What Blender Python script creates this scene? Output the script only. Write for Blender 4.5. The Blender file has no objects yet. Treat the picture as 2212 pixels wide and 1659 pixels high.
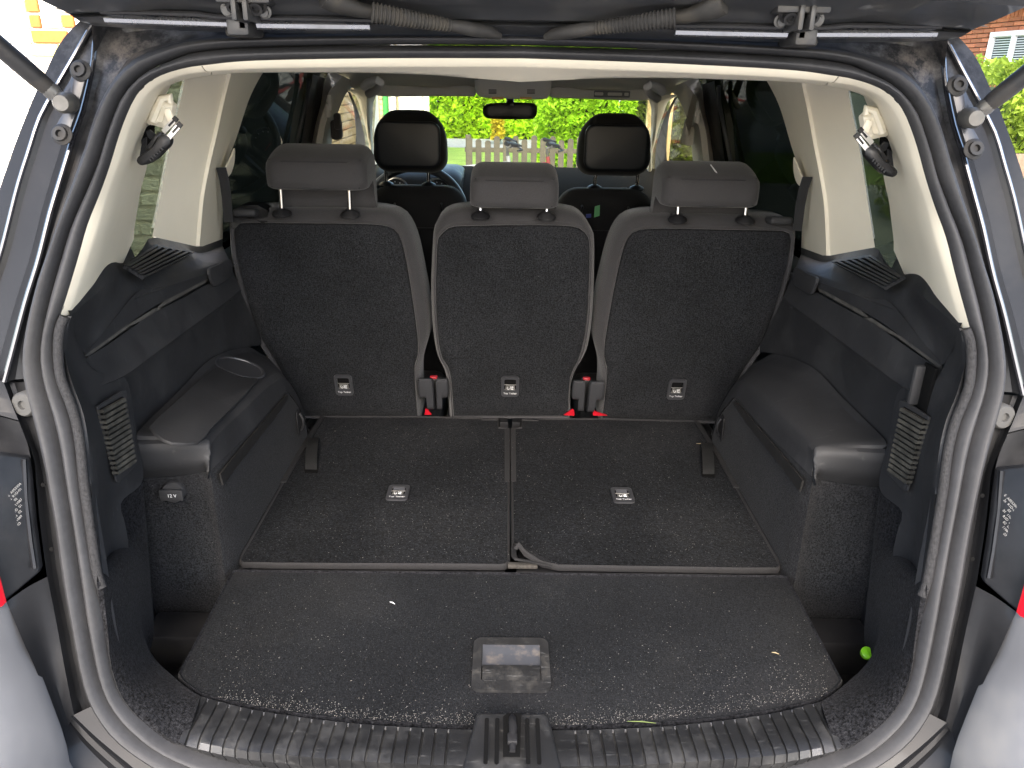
import bpy, bmesh, math, random
from mathutils import Vector as V
R = math.radians
random.seed(7)
scn = bpy.context.scene
COL = scn.collection

# ---------------------------------------------------------------- camera
YAW, PITCH, ROLL, F = R(.625), R(21.6), R(.971), 1650.0
CAM = V((-.0165, 0, 1.47))
fw = V((math.sin(YAW)*math.cos(PITCH), math.cos(YAW)*math.cos(PITCH), -math.sin(PITCH)))
r0 = V((math.cos(YAW), -math.sin(YAW), 0)); u0 = r0.cross(fw)
rt = r0*math.cos(ROLL)+u0*math.sin(ROLL); up = u0*math.cos(ROLL)-r0*math.sin(ROLL)
cd = bpy.data.cameras.new('camera'); cam = bpy.data.objects.new('camera', cd); COL.objects.link(cam)
from mathutils import Matrix
M3 = Matrix((rt, up, -fw)).transposed()
cam.matrix_world = Matrix.Translation(CAM) @ M3.to_4x4()
cd.sensor_width = 36; cd.lens = F/2212*36; cd.clip_start = .02; cd.clip_end = 500
cd.dof.use_dof = False
scn.camera = cam
# ---------------------------------------------------------------- light
SUN_EL, SUN_AZ = 42, 182          # degrees; azimuth from +Y towards +X
w = bpy.data.worlds.new('World'); scn.world = w; w.use_nodes = True
nt = w.node_tree; bg = nt.nodes['Background']
sky = nt.nodes.new('ShaderNodeTexSky'); sky.sky_type = 'NISHITA'; sky.sun_disc = False
sky.sun_elevation = R(SUN_EL); sky.sun_rotation = R(SUN_AZ); sky.air_density = 1; sky.dust_density = 3.5; sky.ozone_density = 1.2
nt.links.new(sky.outputs[0], bg.inputs[0]); bg.inputs[1].default_value = .15
sl = bpy.data.lights.new('sun', 'SUN'); so = bpy.data.objects.new('sun', sl); COL.objects.link(so)
sl.energy = .5; sl.angle = R(24); sl.color = (1, .975, .94)
sd = V((math.sin(R(SUN_AZ))*math.cos(R(SUN_EL)), math.cos(R(SUN_AZ))*math.cos(R(SUN_EL)), math.sin(R(SUN_EL))))
so.rotation_euler = sd.to_track_quat('Z', 'Y').to_euler(); so.location = (4, -6, 9)
scn.view_settings.view_transform = 'Standard'; scn.view_settings.look = 'None'
scn.view_settings.exposure = 2.75; scn.view_settings.gamma = 1
scn.cycles.max_bounces = 8; scn.cycles.transparent_max_bounces = 12; scn.cycles.caustics_reflective = False

# ---------------------------------------------------------------- photo rays -> places in the car
def ray(x, y): return fw+rt*((x-1106)/F)+up*((829.5-y)/F)
def PP(x, y, p0, n):
    d = ray(x, y); n = V(n); return CAM+d*((V(p0)-CAM).dot(n)/d.dot(n))
def PX(x, y, X): return PP(x, y, (X, 0, 0), (1, 0, 0))
def PY(x, y, Y): return PP(x, y, (0, Y, 0), (0, 1, 0))
def PZ(x, y, Z): return PP(x, y, (0, 0, Z), (0, 0, 1))
def AP(x, y, o=0): return PP(x, y, (0, .76-o, .62), (0, 1, -.322))          # plane of the tailgate opening; o = towards the rear
SN = V((.38, 0, -.14)).normalized()
def SD(x, y, o=0): return PP(x, y, V((-.56, 0, 1.43))-SN*o, SN)             # slanting plane of the side windows; o = outwards
ST = V((0, 1.72-1.86, 1.20-.63)).normalized(); STN = V((0, ST.z, -ST.y))     # plane of the rear seat backs
def SB(x, y, o=0): return PP(x, y, V((0, 1.86+o, .63)), STN)
def mx(p): return V((-p[0], p[1], p[2]))

# ---------------------------------------------------------------- materials
def nn(nt, t, **k):
    n = nt.nodes.new(t)
    for a, b in k.items():
        if a.startswith('i_'): n.inputs[a[2:].replace('_', ' ')].default_value = b
        else: setattr(n, a, b)
    return n
def c4(c): return (c[0], c[1], c[2], 1) if not isinstance(c, (int, float)) else (c, c, c, 1)
MATS = {}
def mat(name, col, rough=.5, metal=0, spec=.5, var=None, bump=None, coat=0, sheen=0, specks=None, dust=None, emit=0, rnd=0, dirt_sheen=None, flake=0, scr=0):
    """var=(scale, amount) colour mottling; bump=(scale, strength, distance); specks=(scale, size, share, colour);
    dust=(scale, amount, colour) broad wear; dirt=[(centre, radius, colour)]; rnd = per object brightness spread; scr = scratches"""
    m = bpy.data.materials.new(name); m.use_nodes = True; t = m.node_tree; L = t.links.new
    b = t.nodes['Principled BSDF']; b.inputs['Roughness'].default_value = rough; b.inputs['Metallic'].default_value = metal
    b.inputs['Specular IOR Level'].default_value = spec; b.inputs['Coat Weight'].default_value = coat; b.inputs['Coat Roughness'].default_value = .06
    b.inputs['Sheen Weight'].default_value = sheen; b.inputs['Sheen Roughness'].default_value = .4
    tc = nn(t, 'ShaderNodeTexCoord').outputs['Object']
    rgb = nn(t, 'ShaderNodeRGB'); rgb.outputs[0].default_value = c4(col); cur = rgb.outputs[0]
    def mixin(fac, colr, cur, mode='MIX'):
        n = nn(t, 'ShaderNodeMix', data_type='RGBA', blend_type=mode)
        if isinstance(fac, (int, float)): n.inputs[0].default_value = fac
        else: L(fac, n.inputs[0])
        L(cur, n.inputs[6])
        if hasattr(colr, 'node'): L(colr, n.inputs[7])
        else: n.inputs[7].default_value = c4(colr)
        return n.outputs[2]
    def ramp(src, a, bb, lo=0, hi=1):
        n = nn(t, 'ShaderNodeMapRange'); L(src, n.inputs[0]); n.inputs[1].default_value = a; n.inputs[2].default_value = bb
        n.inputs[3].default_value = lo; n.inputs[4].default_value = hi; return n.outputs[0]
    def noise(s, d=3, ro=.6):
        n = nn(t, 'ShaderNodeTexNoise', i_Scale=s, i_Detail=d, i_Roughness=ro); L(tc, n.inputs['Vector']); return n.outputs[0]
    if rnd:
        oi = nn(t, 'ShaderNodeObjectInfo'); f = ramp(oi.outputs['Random'], 0, 1, 1-rnd, 1+rnd)
        cc = nn(t, 'ShaderNodeCombineColor'); [L(f, cc.inputs[i]) for i in range(3)]
        cur = mixin(1, cc.outputs[0], cur, 'MULTIPLY')
    for s, a in (var if isinstance(var, list) else [var] if var else []):
        f = ramp(noise(s), .3, .7, 1-a, 1+a)
        cc = nn(t, 'ShaderNodeCombineColor'); [L(f, cc.inputs[i]) for i in range(3)]
        cur = mixin(1, cc.outputs[0], cur, 'MULTIPLY')
    rsrc = None
    if dust:
        f = ramp(noise(dust[0], 5, .65), .5, .72, 0, dust[1]); cur = mixin(f, dust[2], cur); rsrc = f
    if dirt_sheen:
        nz = noise(45, 5, .75)
        for ce, ra, dc in dirt_sheen:
            vm = nn(t, 'ShaderNodeVectorMath', operation='DISTANCE'); L(tc, vm.inputs[0]); vm.inputs[1].default_value = ce
            f1 = ramp(vm.outputs['Value'], ra, ra*.2); ml = nn(t, 'ShaderNodeMath', operation='MULTIPLY'); L(f1, ml.inputs[0]); L(ramp(nz, .42, .66), ml.inputs[1])
            cur = mixin(ml.outputs[0], dc, cur)
    if specks:
        for sc, sz, share, sc_col in specks:
            vo = nn(t, 'ShaderNodeTexVoronoi', i_Scale=sc); L(tc, vo.inputs['Vector'])
            sx = nn(t, 'ShaderNodeSeparateColor'); L(vo.outputs['Color'], sx.inputs[0])
            f1 = ramp(vo.outputs['Distance'], sz, sz*.5); f2 = ramp(sx.outputs[0], 1-share, 1-share+.02)
            msk = ramp(noise(6, 3), .4, .62, .25, 1)
            ml = nn(t, 'ShaderNodeMath', operation='MULTIPLY'); L(f1, ml.inputs[0]); L(f2, ml.inputs[1])
            m2 = nn(t, 'ShaderNodeMath', operation='MULTIPLY'); L(ml.outputs[0], m2.inputs[0]); L(msk, m2.inputs[1])
            cur = mixin(m2.outputs[0], sc_col, cur)
    if scr:
        mp = nn(t, 'ShaderNodeMapping'); L(tc, mp.inputs[0]); mp.inputs['Scale'].default_value = (9, 60, 14); mp.inputs['Rotation'].default_value = (.4, .5, .9)
        n = nn(t, 'ShaderNodeTexNoise', i_Scale=3.0, i_Detail=6.0, i_Roughness=.7); L(mp.outputs[0], n.inputs['Vector'])
        cur = mixin(ramp(n.outputs[0], .6, .72, 0, scr), (.3, .3, .29), cur)
    L(cur, b.inputs['Base Color'])
    if rsrc:
        L(ramp(rsrc, 0, max(dust[1], .01), rough, min(1, rough+.25)), b.inputs['Roughness'])
    if emit:
        b.inputs['Emission Strength'].default_value = emit; b.inputs['Emission Color'].default_value = c4(col)
    prev = None
    for s, st, di in (bump if isinstance(bump, list) else [bump] if bump else []):
        bp = nn(t, 'ShaderNodeBump', i_Strength=st, i_Distance=di); L(noise(s, 2, .6), bp.inputs['Height'])
        if prev: L(prev, bp.inputs['Normal'])
        prev = bp.outputs[0]
    if prev: L(prev, b.inputs['Normal'])
    MATS[name] = m; return m
def glass(name, tint, refl=1.0):
    m = bpy.data.materials.new(name); m.use_nodes = True; t = m.node_tree; L = t.links.new
    t.nodes.remove(t.nodes['Principled BSDF']); out = t.nodes['Material Output']
    tr = nn(t, 'ShaderNodeBsdfTransparent'); tr.inputs[0].default_value = c4(tint)
    gl = nn(t, 'ShaderNodeBsdfGlossy'); gl.inputs['Roughness'].default_value = .02
    fr = nn(t, 'ShaderNodeLayerWeight'); mi = nn(t, 'ShaderNodeMixShader'); pw = nn(t, 'ShaderNodeMath', operation='POWER'); L(fr.outputs['Facing'], pw.inputs[0]); pw.inputs[1].default_value = 4.5
    fa = nn(t, 'ShaderNodeMath', operation='MULTIPLY_ADD'); L(pw.outputs[0], fa.inputs[0]); fa.inputs[1].default_value = .9*refl; fa.inputs[2].default_value = .04*refl; L(fa.outputs[0], mi.inputs[0]); L(tr.outputs[0], mi.inputs[1]); L(gl.outputs[0], mi.inputs[2]); L(mi.outputs[0], out.inputs[0]); return m

TAN = (.22, .17, .1)
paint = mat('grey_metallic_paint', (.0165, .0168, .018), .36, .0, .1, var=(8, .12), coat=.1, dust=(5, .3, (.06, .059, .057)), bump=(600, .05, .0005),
            dirt_sheen=[((-.47, .25, 1.5), .17, (.085, .086, .09)), ((.47, .25, 1.5), .17, (.085, .086, .09)), ((-.5, .23, 1.505), .055, (.11, .082, .055)), ((.5, .23, 1.505), .055, (.11, .082, .055)), ((-.55, .17, 1.37), .05, (.1, .08, .055)), ((.55, .17, 1.37), .05, (.1, .08, .055))])  # grey corner patches mix dust with reflected light in the colour; brown is dirt
paint_lid = mat('grey_paint_inner_gate', (.085, .088, .094), .28, .6, .5, var=(8, .2), coat=.6, dust=(9, .4, (.13, .12, .1)))
rubber = mat('seal_rubber', (.025, .0252, .027), .62, 0, .35, var=[(14, .15), (160, .12)], bump=(900, .15, .0006), dust=(6, .3, (.07, .068, .064)))
blackp = mat('grained_black_plastic', (.0195, .0198, .0212), .6, 0, .36, var=(10, .15), bump=(850, .32, .0009), dust=(7, .25, (.045, .044, .042)), scr=.12)
blacks = mat('smooth_black_plastic', (.011, .011, .012), .4, 0, .35, var=(15, .2), dust=(9, .25, (.05, .048, .045)))
dusty = mat('dusty_louvre_plastic', (.036, .035, .03), .7, 0, .3, var=(60, .35), dust=(30, .7, (.085, .08, .065)))
carpet = mat('black_needle_carpet', (.015, .0155, .0168), .95, 0, .08, var=[(340, .75), (700, .5), (5, .2)], bump=[(480, .6, .002)], sheen=.04,
             specks=[(190, .11, .045, (.3, .29, .27)), (420, .16, .05, (.22, .21, .2))])
carpet_f = mat('crumb_dusted_carpet', (.0092, .0097, .0107), .95, 0, .06, var=[(430, .6), (900, .5), (4, .2)], bump=[(600, .6, .0015)], sheen=.03, dust=(3.2, .2, (.035, .034, .033)),
               specks=[(430, .22, .22, (.11, .105, .095)), (210, .12, .06, (.16, .15, .135))])
carpet_d = mat('dusty_needle_carpet', (.0073, .0078, .0088), .95, 0, .06, var=[(230, .85), (480, .7), (4, .25)], bump=[(480, .6, .002)], sheen=.03, dust=(3.2, .2, (.035, .034, .033)),
               specks=[(190, .13, .16, (.33, .32, .3)), (380, .19, .16, (.26, .25, .235)), (120, .07, .03, (.42, .38, .32))])
felt = mat('trim_felt', (.011, .0112, .0124), .95, 0, .03, var=[(230, .8), (500, .6)], bump=(450, .6, .002), sheen=.03, specks=[(230, .11, .06, (.2, .19, .165))])
fabric = mat('grey_brown_seat_fabric', (.040, .0385, .0395), .9, 0, .25, var=[(900, .25), (7, .08)], bump=(1300, .4, .001), sheen=.15)
fabric_d = mat('charcoal_seat_fabric', (.024, .024, .025), .9, 0, .25, var=[(900, .3), (7, .1)], bump=(1300, .4, .001), sheen=.1)
binding = mat('grey_binding_tape', (.0165, .016, .0163), .85, 0, .3, var=(700, .35), bump=(900, .5, .001))
beige = mat('beige_trim_plastic', (.76, .70, .56), .5, 0, .4, var=(6, .04), bump=(700, .12, .0006))
headl = mat('grey_headliner_cloth', (.6, .58, .52), .95, 0, .2, var=(500, .08), bump=(700, .3, .001))
vent_black = mat('vent_black', .005, .9, 0, .05)
tether_frame = mat('tether_frame_plastic', (.03, .0305, .033), .4)
gloss_edge = mat('glossy_paint_edge', (.03, .031, .036), .18, .5, .5, coat=1)
bright_steel = mat('bright_belt_steel', (.8, .8, .8), .25, 1)
felt_edge = mat('textured_trim_edge', (.02, .02, .021), .8, 0, .2, var=[(300, .4)], bump=(500, .6, .002))
chrome = mat('polished_steel', (.3, .3, .31), .2, 1)
steel = mat('dull_zinc_steel', (.10, .098, .092), .45, .6, var=(40, .3), dust=(25, .5, (.16, .14, .11)))
red = mat('red_plastic', (.38, .006, .015), .4)
lens = mat('red_lamp_lens', (.55, .008, .02), .12, 0, .6, coat=1)
lampb = mat('black_lamp_housing', (.010, .0105, .012), .34, 0, .22, var=(20, .3), dust=(12, .35, (.025, .025, .025)))
white_print = mat('white_print', (.6, .6, .6), .6)
grey_print = mat('pale_grey_print', (.14, .14, .135), .6)
icon_m = mat('dark_grey_icon_flap', (.09, .088, .08), .55, var=(80, .3))
gaiter = mat('dusty_rubber_gaiter', (.022, .021, .0195), .7, 0, .3, var=[(40, .3)], dust=(16, .6, (.075, .064, .046)))
struts = mat('black_strut_tube', (.013, .013, .0135), .5, 0, .3, dust=(18, .6, (.06, .052, .042)))
g_priv = glass('privacy_glass', (.2, .225, .19)); g_door = glass('dark_door_glass', (.06, .068, .062), .4); g_side = glass('front_door_glass', (.72, .70, .6), .35); g_ws = glass('windscreen_glass', (.93, .96, .90))
lime = mat('lime_green_plastic', (.28, .75, .02), .4)

# ---------------------------------------------------------------- building helpers
WL = {}
def setp(o, label=None, cat=None, group=None, kind=None):
    for k, v in (('label', label), ('category', cat), ('group', group), ('kind', kind)):
        if v: o[k] = v
    return o
def thing(name, label, cat, loc=(0, 0, 0), group=None):
    o = bpy.data.objects.new(name, None); o.empty_display_size = .1; COL.objects.link(o); o.location = loc; WL[o.name] = V(loc)
    return setp(o, label, cat, group)
def mesh(name, vf, m, parent=None, smooth=True, label=None, ang=40):
    vs, fs = vf; off = WL[parent.name] if parent else V((0, 0, 0))
    me = bpy.data.meshes.new(name); me.from_pydata([tuple(V(v)-off) for v in vs], [], fs)
    bm = bmesh.new(); bm.from_mesh(me); bmesh.ops.remove_doubles(bm, verts=bm.verts, dist=1e-5)
    bmesh.ops.recalc_face_normals(bm, faces=bm.faces); bm.to_mesh(me); bm.free()
    me.polygons.foreach_set('use_smooth', [smooth]*len(me.polygons))
    if smooth: me.set_sharp_from_angle(angle=R(ang))
    me.materials.append(m); o = bpy.data.objects.new(name, me); COL.objects.link(o)
    if parent: o.parent = parent
    WL[o.name] = off
    if label: o['label'] = label
    return o
def flip(vf): return [mx(v) for v in vf[0]], [tuple(reversed(f)) for f in vf[1]]
def both(name, vf, m, pl, pr=None, **k):
    return mesh(name, vf, m, pl, **k), mesh(name, flip(vf), m, pr or pl, **k)
def join(*vfs):
    vs, fs = [], []
    for v, f in vfs:
        b = len(vs); vs += list(v); fs += [tuple(i+b for i in q) for q in f]
    return vs, fs
def cr(pts, n, closed=False):
    """smooth curve through pts, n points evenly spaced along it"""
    P = [V(p) for p in pts]; N = len(P); out = []; segs = N if closed else N-1
    for i in range(segs):
        g = (lambda k: P[k % N]) if closed else (lambda k: P[max(0, min(N-1, k))])
        a, b, c, d = g(i-1), g(i), g(i+1), g(i+2)
        if not closed:
            if i == 0: a = b*2-c
            if i == N-2: d = c*2-b
        for s in range(12):
            t = s/12; out.append(.5*((2*b)+(c-a)*t+(2*a-5*b+4*c-d)*t*t+(3*b-a-3*c+d)*t**3))
    out.append(P[0] if closed else P[-1])
    ac = [0]
    for i in range(1, len(out)): ac.append(ac[-1]+(out[i]-out[i-1]).length)
    res = []; j = 0; m = n if closed else n-1
    for k in range(n):
        s = ac[-1]*k/m
        while j < len(ac)-2 and ac[j+1] < s: j += 1
        dd = ac[j+1]-ac[j]; res.append(out[j].lerp(out[j+1], (s-ac[j])/dd if dd > 1e-9 else 0))
    return res
def loft(rows, closed=False, ring=False):
    n = len(rows[0]); vs = [p for r in rows for p in r]; fs = []
    for i in range(len(rows)-(0 if ring else 1)):
        i2 = (i+1) % len(rows)
        for j in range(n if closed else n-1):
            k = (j+1) % n; fs.append((i*n+j, i*n+k, i2*n+k, i2*n+j))
    return vs, fs
def fan(pts, rev=False):
    c = sum((V(p) for p in pts), V())/len(pts); n = len(pts)
    return list(pts)+[c], [(j, (j+1) % n, n) for j in range(n)]
def patch(curves, n=24, m=1):
    """smooth sheet through traced curves (each a list of 3-D points)"""
    rows = [cr(c, n) for c in curves]
    if m > 1:
        cols = [cr([r[j] for r in rows], (len(rows)-1)*m+1) for j in range(n)]
        rows = [[c[i] for c in cols] for i in range((len(curves)-1)*m+1)]
    return loft(rows)
def tube(pts, rad, seg=10, cap=True, flat=1.0, upv=(0, 0, 1)):
    P = [V(p) for p in pts]; n = len(P); rows = []; ref = V(upv)
    for i in range(n):
        t = (P[min(n-1, i+1)]-P[max(0, i-1)]).normalized(); a = ref-t*ref.dot(t)
        if a.length < 1e-4: a = V((1, 0, 0))-t*t.x
        a.normalize(); b = t.cross(a); r = rad[i] if isinstance(rad, (list, tuple)) else rad
        rows.append([P[i]+(a*math.cos(2*math.pi*k/seg)*flat+b*math.sin(2*math.pi*k/seg))*r for k in range(seg)]); ref = a
    vf = loft(rows, closed=True)
    return join(vf, fan(rows[0]), fan(rows[-1])) if cap else vf
def rbox(c, s, bev=.004, seg=2, rot=None):
    bm = bmesh.new(); bmesh.ops.create_cube(bm, size=1)
    for v in bm.verts: v.co = V((v.co.x*s[0], v.co.y*s[1], v.co.z*s[2]))
    if bev: bmesh.ops.bevel(bm, geom=list(bm.edges), offset=min(bev, min(s)*.48), segments=seg, profile=.5, affect='EDGES')
    bm.verts.index_update(); q = rot or Matrix.Identity(3)
    vs = [V(c)+q @ v.co for v in bm.verts]; fs = [tuple(v.index for v in f.verts) for f in bm.faces]; bm.free(); return vs, fs
def frame3(ex, ey):
    ex = V(ex).normalized(); ez = ex.cross(V(ey)).normalized(); return Matrix((ex, ez.cross(ex), ez)).transposed()
def prism(poly, d):
    """closed outline (3-D points) given thickness along the vector d"""
    A = [V(p) for p in poly]; B = [p+V(d) for p in A]
    return join(loft([A, B], closed=True), fan(A), fan(B))
def plate(poly, d, bev=.15, n=None):
    """as prism, with the top edge drawn in a little so it catches light"""
    A = cr(poly, n, closed=True) if n else [V(p) for p in poly]; c = sum(A, V())/len(A); d = V(d)
    k = d.length*bev*4
    def ins(p, q): e = c-p; return p+e.normalized()*min(q, e.length*.4)
    rows = [A, [p+d*.7 for p in A], [ins(p, k*.35)+d*.93 for p in A], [ins(p, k)+d for p in A]]
    return join(loft(rows, closed=True), fan(rows[-1]))
def annulus(out, inn, d):
    """frame between two outlines with equal point counts; d = thickness vector"""
    d = V(d); return loft([[V(p) for p in out], [V(p)+d for p in out], [V(p)+d for p in inn], [V(p) for p in inn]], closed=True, ring=True)
def rrect(w, h, r, n=5):
    o = []
    for cx, cy, a in ((w/2-r, h/2-r, 0), (-w/2+r, h/2-r, 90), (-w/2+r, -h/2+r, 180), (w/2-r, -h/2+r, 270)):
        for k in range(n): t = R(a+90*k/(n-1)); o.append((cx+r*math.cos(t), cy+r*math.sin(t)))
    return o
def onp(pl, c, ex, ey): return [V(c)+V(ex)*a+V(ey)*b for a, b in pl]
def disc(c, n, r, th, seg=20, bev=.2):
    n = V(n).normalized(); a = n.orthogonal().normalized(); b = n.cross(a); c = V(c)
    rows = [[c+n*h+(a*math.cos(2*math.pi*k/seg)+b*math.sin(2*math.pi*k/seg))*q for k in range(seg)] for h, q in ((0, r), (th*(1-bev), r), (th, r*(1-bev)))]
    return join(loft(rows, closed=True), fan(rows[-1]), fan(rows[0]))
def lathe(c, n, prof, seg=20):
    n = V(n).normalized(); a = n.orthogonal().normalized(); b = n.cross(a); c = V(c)
    rows = [[c+n*h+(a*math.cos(2*math.pi*k/seg)+b*math.sin(2*math.pi*k/seg))*q for k in range(seg)] for q, h in prof]
    return join(loft(rows, closed=True), fan(rows[0]), fan(rows[-1]))
def text(name, s, c, ex, ey, size, m, parent, sp=1.0):
    cu = bpy.data.curves.new(name, 'FONT'); cu.body = s; cu.size = size; cu.align_x = 'CENTER'; cu.align_y = 'CENTER'; cu.space_line = sp
    cu.extrude = size*.02; cu.resolution_u = 2
    o = bpy.data.objects.new(name, cu); COL.objects.link(o); dg = bpy.context.evaluated_depsgraph_get()
    me = bpy.data.meshes.new_from_object(o.evaluated_get(dg)); bpy.data.objects.remove(o)
    ex = V(ex).normalized(); ez = ex.cross(V(ey)).normalized(); ey = ez.cross(ex)
    off = WL[parent.name]
    for v in me.vertices: v.co = V(c)-off+ex*v.co.x+ey*v.co.y+ez*(v.co.z)
    me.materials.clear(); me.materials.append(m); q = bpy.data.objects.new(name, me); COL.objects.link(q); q.parent = parent; WL[q.name] = off; return q
def bun(prof, x0, x1, rnd=.03, nx=14, yaw=0):
    """upholstered roll: side outline (y, z) swept along x, drawn in at both ends"""
    cy = sum(p[0] for p in prof)/len(prof); cz = sum(p[1] for p in prof)/len(prof)
    pr = [V((0, p[0], p[1])) for p in prof]; pr = cr(pr, 36, closed=True); rows = []; hw = (x1-x0)/2; xc = (x0+x1)/2
    for i in range(nx*2+1):
        a = math.pi*(i/(nx*2)-.5); s = math.sin(a); u = math.copysign(abs(s)**.55, s); x = xc+hw*u
        edge = max(0, abs(u)*hw-(hw-rnd))/rnd; k = 1-math.sqrt(max(0, 1-edge*edge)) if edge < 1 else 1
        rr = rnd*k; row = []
        for p in pr:
            e = V((0, cy, cz))-p; l = e.length; row.append(V((x, 0, 0))+p+e.normalized()*min(rr, l*.75))
        rows.append(row)
    return join(loft(rows, closed=True), fan(rows[0]), fan(rows[-1]))

# ================================================================ the car
car = thing('car', 'dark grey family car seen from behind with its tailgate open and boot empty', 'car', (0, .8, 0))
# --- curves round the tailgate opening, one half, from the middle of the roof down to the middle of the sill
CA = [(1120,73),(830,72),(553,76),(450,80),(375,95),(312,115),(280,135),(250,170),(225,212),(207,255),(195,295),(180,338),(155,413),(120,513),(92,588),(72,663),(59,725),(55,775),(60,825),(82,913),(97,976),(110,1038),(125,1126),(142,1246),(160,1341),(175,1421),(190,1483),(207,1521),(237,1566),(275,1601),(325,1636),(362,1659),(450,1690),(600,1715),(850,1735),(1103,1742)]
CB = [(1120,98),(830,97),(553,102),(425,112),(375,128),(325,150),(288,180),(262,215),(245,258),(230,300),(215,350),(188,413),(155,488),(132,563),(112,633),(98,700),(91,763),(97,820),(120,906),(135,976),(147,1051),(160,1126),(177,1246),(192,1341),(207,1421),(225,1483),(250,1528),(287,1571),(337,1608),(400,1641),(450,1659),(600,1685),(850,1702),(1103,1708)]
CC = [(1120,126),(830,126),(553,131),(450,140),(400,147),(350,162),(312,185),(288,218),(270,258),(255,300),(240,350),(218,413),(190,483),(170,553),(150,620),(132,678),(119,713),(115,763),(124,820),(147,888),(162,951),(172,1026),(187,1126),(207,1246),(215,1308),(230,1396),(245,1466),(270,1518),(312,1563),(362,1603),(425,1631),(500,1651),(600,1664),(850,1676),(1103,1680)]
def mid(c):
    p = [V(q) for q in c]
    for i in (0, -1): p[i].x = 0
    return p
NS = 110
rA, rB, rC = [cr(mid([AP(x, y) for x, y in c]), NS) for c in (CA, CB, CC)]
def bulge(a, b, h, n=6, skip=False):
    out = []
    for i in range(1 if skip else 0, n+1):
        t = i/n; out.append([p.lerp(q, t)+V((0, -h*math.sin(math.pi*t)**.7 if 0 < t < 1 else 0, 0)) for p, q in zip(a, b)])
    return out
def whole(rows):
    return [[mx(p) for p in reversed(r)]+r[1:] for r in rows]
in1 = lambda r, o: [p+V((0, o, 0)) for p in r]
seal = mesh('weatherstrip', loft(whole([in1(rA, .03)]+bulge(rA, rB, .020, 8))), rubber, car, label='outer bulb of the grey rubber door seal')
seal2 = mesh('weatherstrip', loft(whole(bulge(in1(rB, .003), in1(rC, .001), .016, 8)+[in1(rC, .03)])), rubber, car, label='inner lip of the grey rubber door seal')
# --- beige roof and pillar trim around the upper opening
CD = [(1120,146),(830,146),(553,150),(412,160),(375,170),(345,182),(318,208),(300,238),(282,280),(265,338),(238,413),(220,475),(200,538),(175,613),(158,663),(151,680)]
CE = [(1120,177,1.13),(1010,168,1.13),(928,162,1.13),(778,157,1.13),(553,157,1.13),(475,161,1.14),(412,170,1.16),(370,183,1.18),(360,200,1.19),(325,275,1.2),(310,312,1.2),(302,363,1.21),(293,413,1.22),(280,463,1.23),(275,495,1.24),(267,545,1.25),(266,568,1.25)]
c2 = CC[:16]
nT = 60
tC = cr(mid([AP(x, y) for x, y in c2])[:-1]+[AP(131, 680)], nT); tC[0].x = 0
def mid0(p): p[0].x = 0; return p
tD = cr(mid0([AP(x, y, -.021) for x, y in CD]), nT); tE = cr(mid0([PY(x, y, Y) for x, y, Y in CE]), nT)
m1 = [a.lerp(b, .80)+V((0, -.004, 0)) for a, b in zip(tC, tD)]
m2 = [a.lerp(b, .35)+V((.004 if i > 25 else 0, -.004, .002)) for i, (a, b) in enumerate(zip(tD, tE))]
jt = min(range(nT), key=lambda i: abs(tC[i].x-AP(408,148).x))   # the seam between roof trim and pillar trim
rows = [in1(tC, .012), tC, m1, tD, m2, [a.lerp(b, .7) for a, b in zip(tD, tE)], tE, [p+V((0, .05, .03)) for p in tE]]
roof_rows = [r[:jt] for r in rows]
mesh('roof_edge_trim', loft([[mx(p) for p in reversed(r)]+r[1:] for r in roof_rows]), beige, car)
both('rear_pillar_trim', loft([[q+(r[jt]-q)*.08 if i == 0 else q for i, q in enumerate(r[jt-1:])] for r in rows]), beige, car)
# --- rear pillar outside: painted metal
FL = [(1120,57),(830,55),(553,52),(300,50),(225,55),(207,75),(200,140),(189,195),(175,250),(160,288),(145,338),(122,413),(107,463),(82,563),(55,650),(25,763),(8,826)]
GL = [(1120,52),(830,50),(553,46),(300,42),(205,48),(190,68),(160,120),(125,180),(103,220),(82,262),(62,325),(37,405),(0,550),(-35,650),(-70,763),(-90,826)]
HL = [(1120,47),(830,45),(553,40),(300,36),(190,38),(172,46),(130,92),(97,160),(75,205),(62,237),(37,300),(0,405),(-50,550),(-90,650),(-130,763),(-150,826)]
aTop = [AP(x, y, .002) for x, y in CA[:19]]; aTop[0].x = 0
def line(c, o0, o1):
    p = [AP(x, y, o0+(o1-o0)*i/(len(c)-1)) for i, (x, y) in enumerate(c)]; p[0].x = 0; return p
fl = line(FL, -.03, .012); gl = line(GL, -.05, .0); hl = line(HL, -.062, -.008)
nP = 60
A_, F_, G_, H_ = [cr(c, nP) for c in (aTop, fl, gl, hl)]
gut = [a.lerp(f, .15)+V((0, .012, 0)) for a, f in zip(A_, F_)]; gu2 = [a.lerp(f, .72)+V((0, .010, 0)) for a, f in zip(A_, F_)]
f2 = [f.lerp(g, .12)+V((0, .004, 0)) for f, g in zip(F_, G_)]; f3 = [f.lerp(g, .35)+V((0, .012, 0)) for f, g in zip(F_, G_)]; g0 = [f.lerp(g, .85)+V((0, .008, 0)) for f, g in zip(F_, G_)]
g2 = [g.lerp(h, .15)+V((0, .003, 0)) for g, h in zip(G_, H_)]
side = [V((h.x+.05 if i > 20 else h.x, h.y+.2, h.z)) for i, h in enumerate(H_)]
both('panel_ridge', join(tube([p+V((0, .001, 0)) for p in F_[22:]], .0032, 8), tube([p+V((0, .001, 0)) for p in G_[24:]], .0028, 8)), gloss_edge, car)
both('pillar_panel', loft([A_, gut, gu2, F_, f2, f3, g0, G_, g2, H_, side]), paint, car, ang=28)
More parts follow.
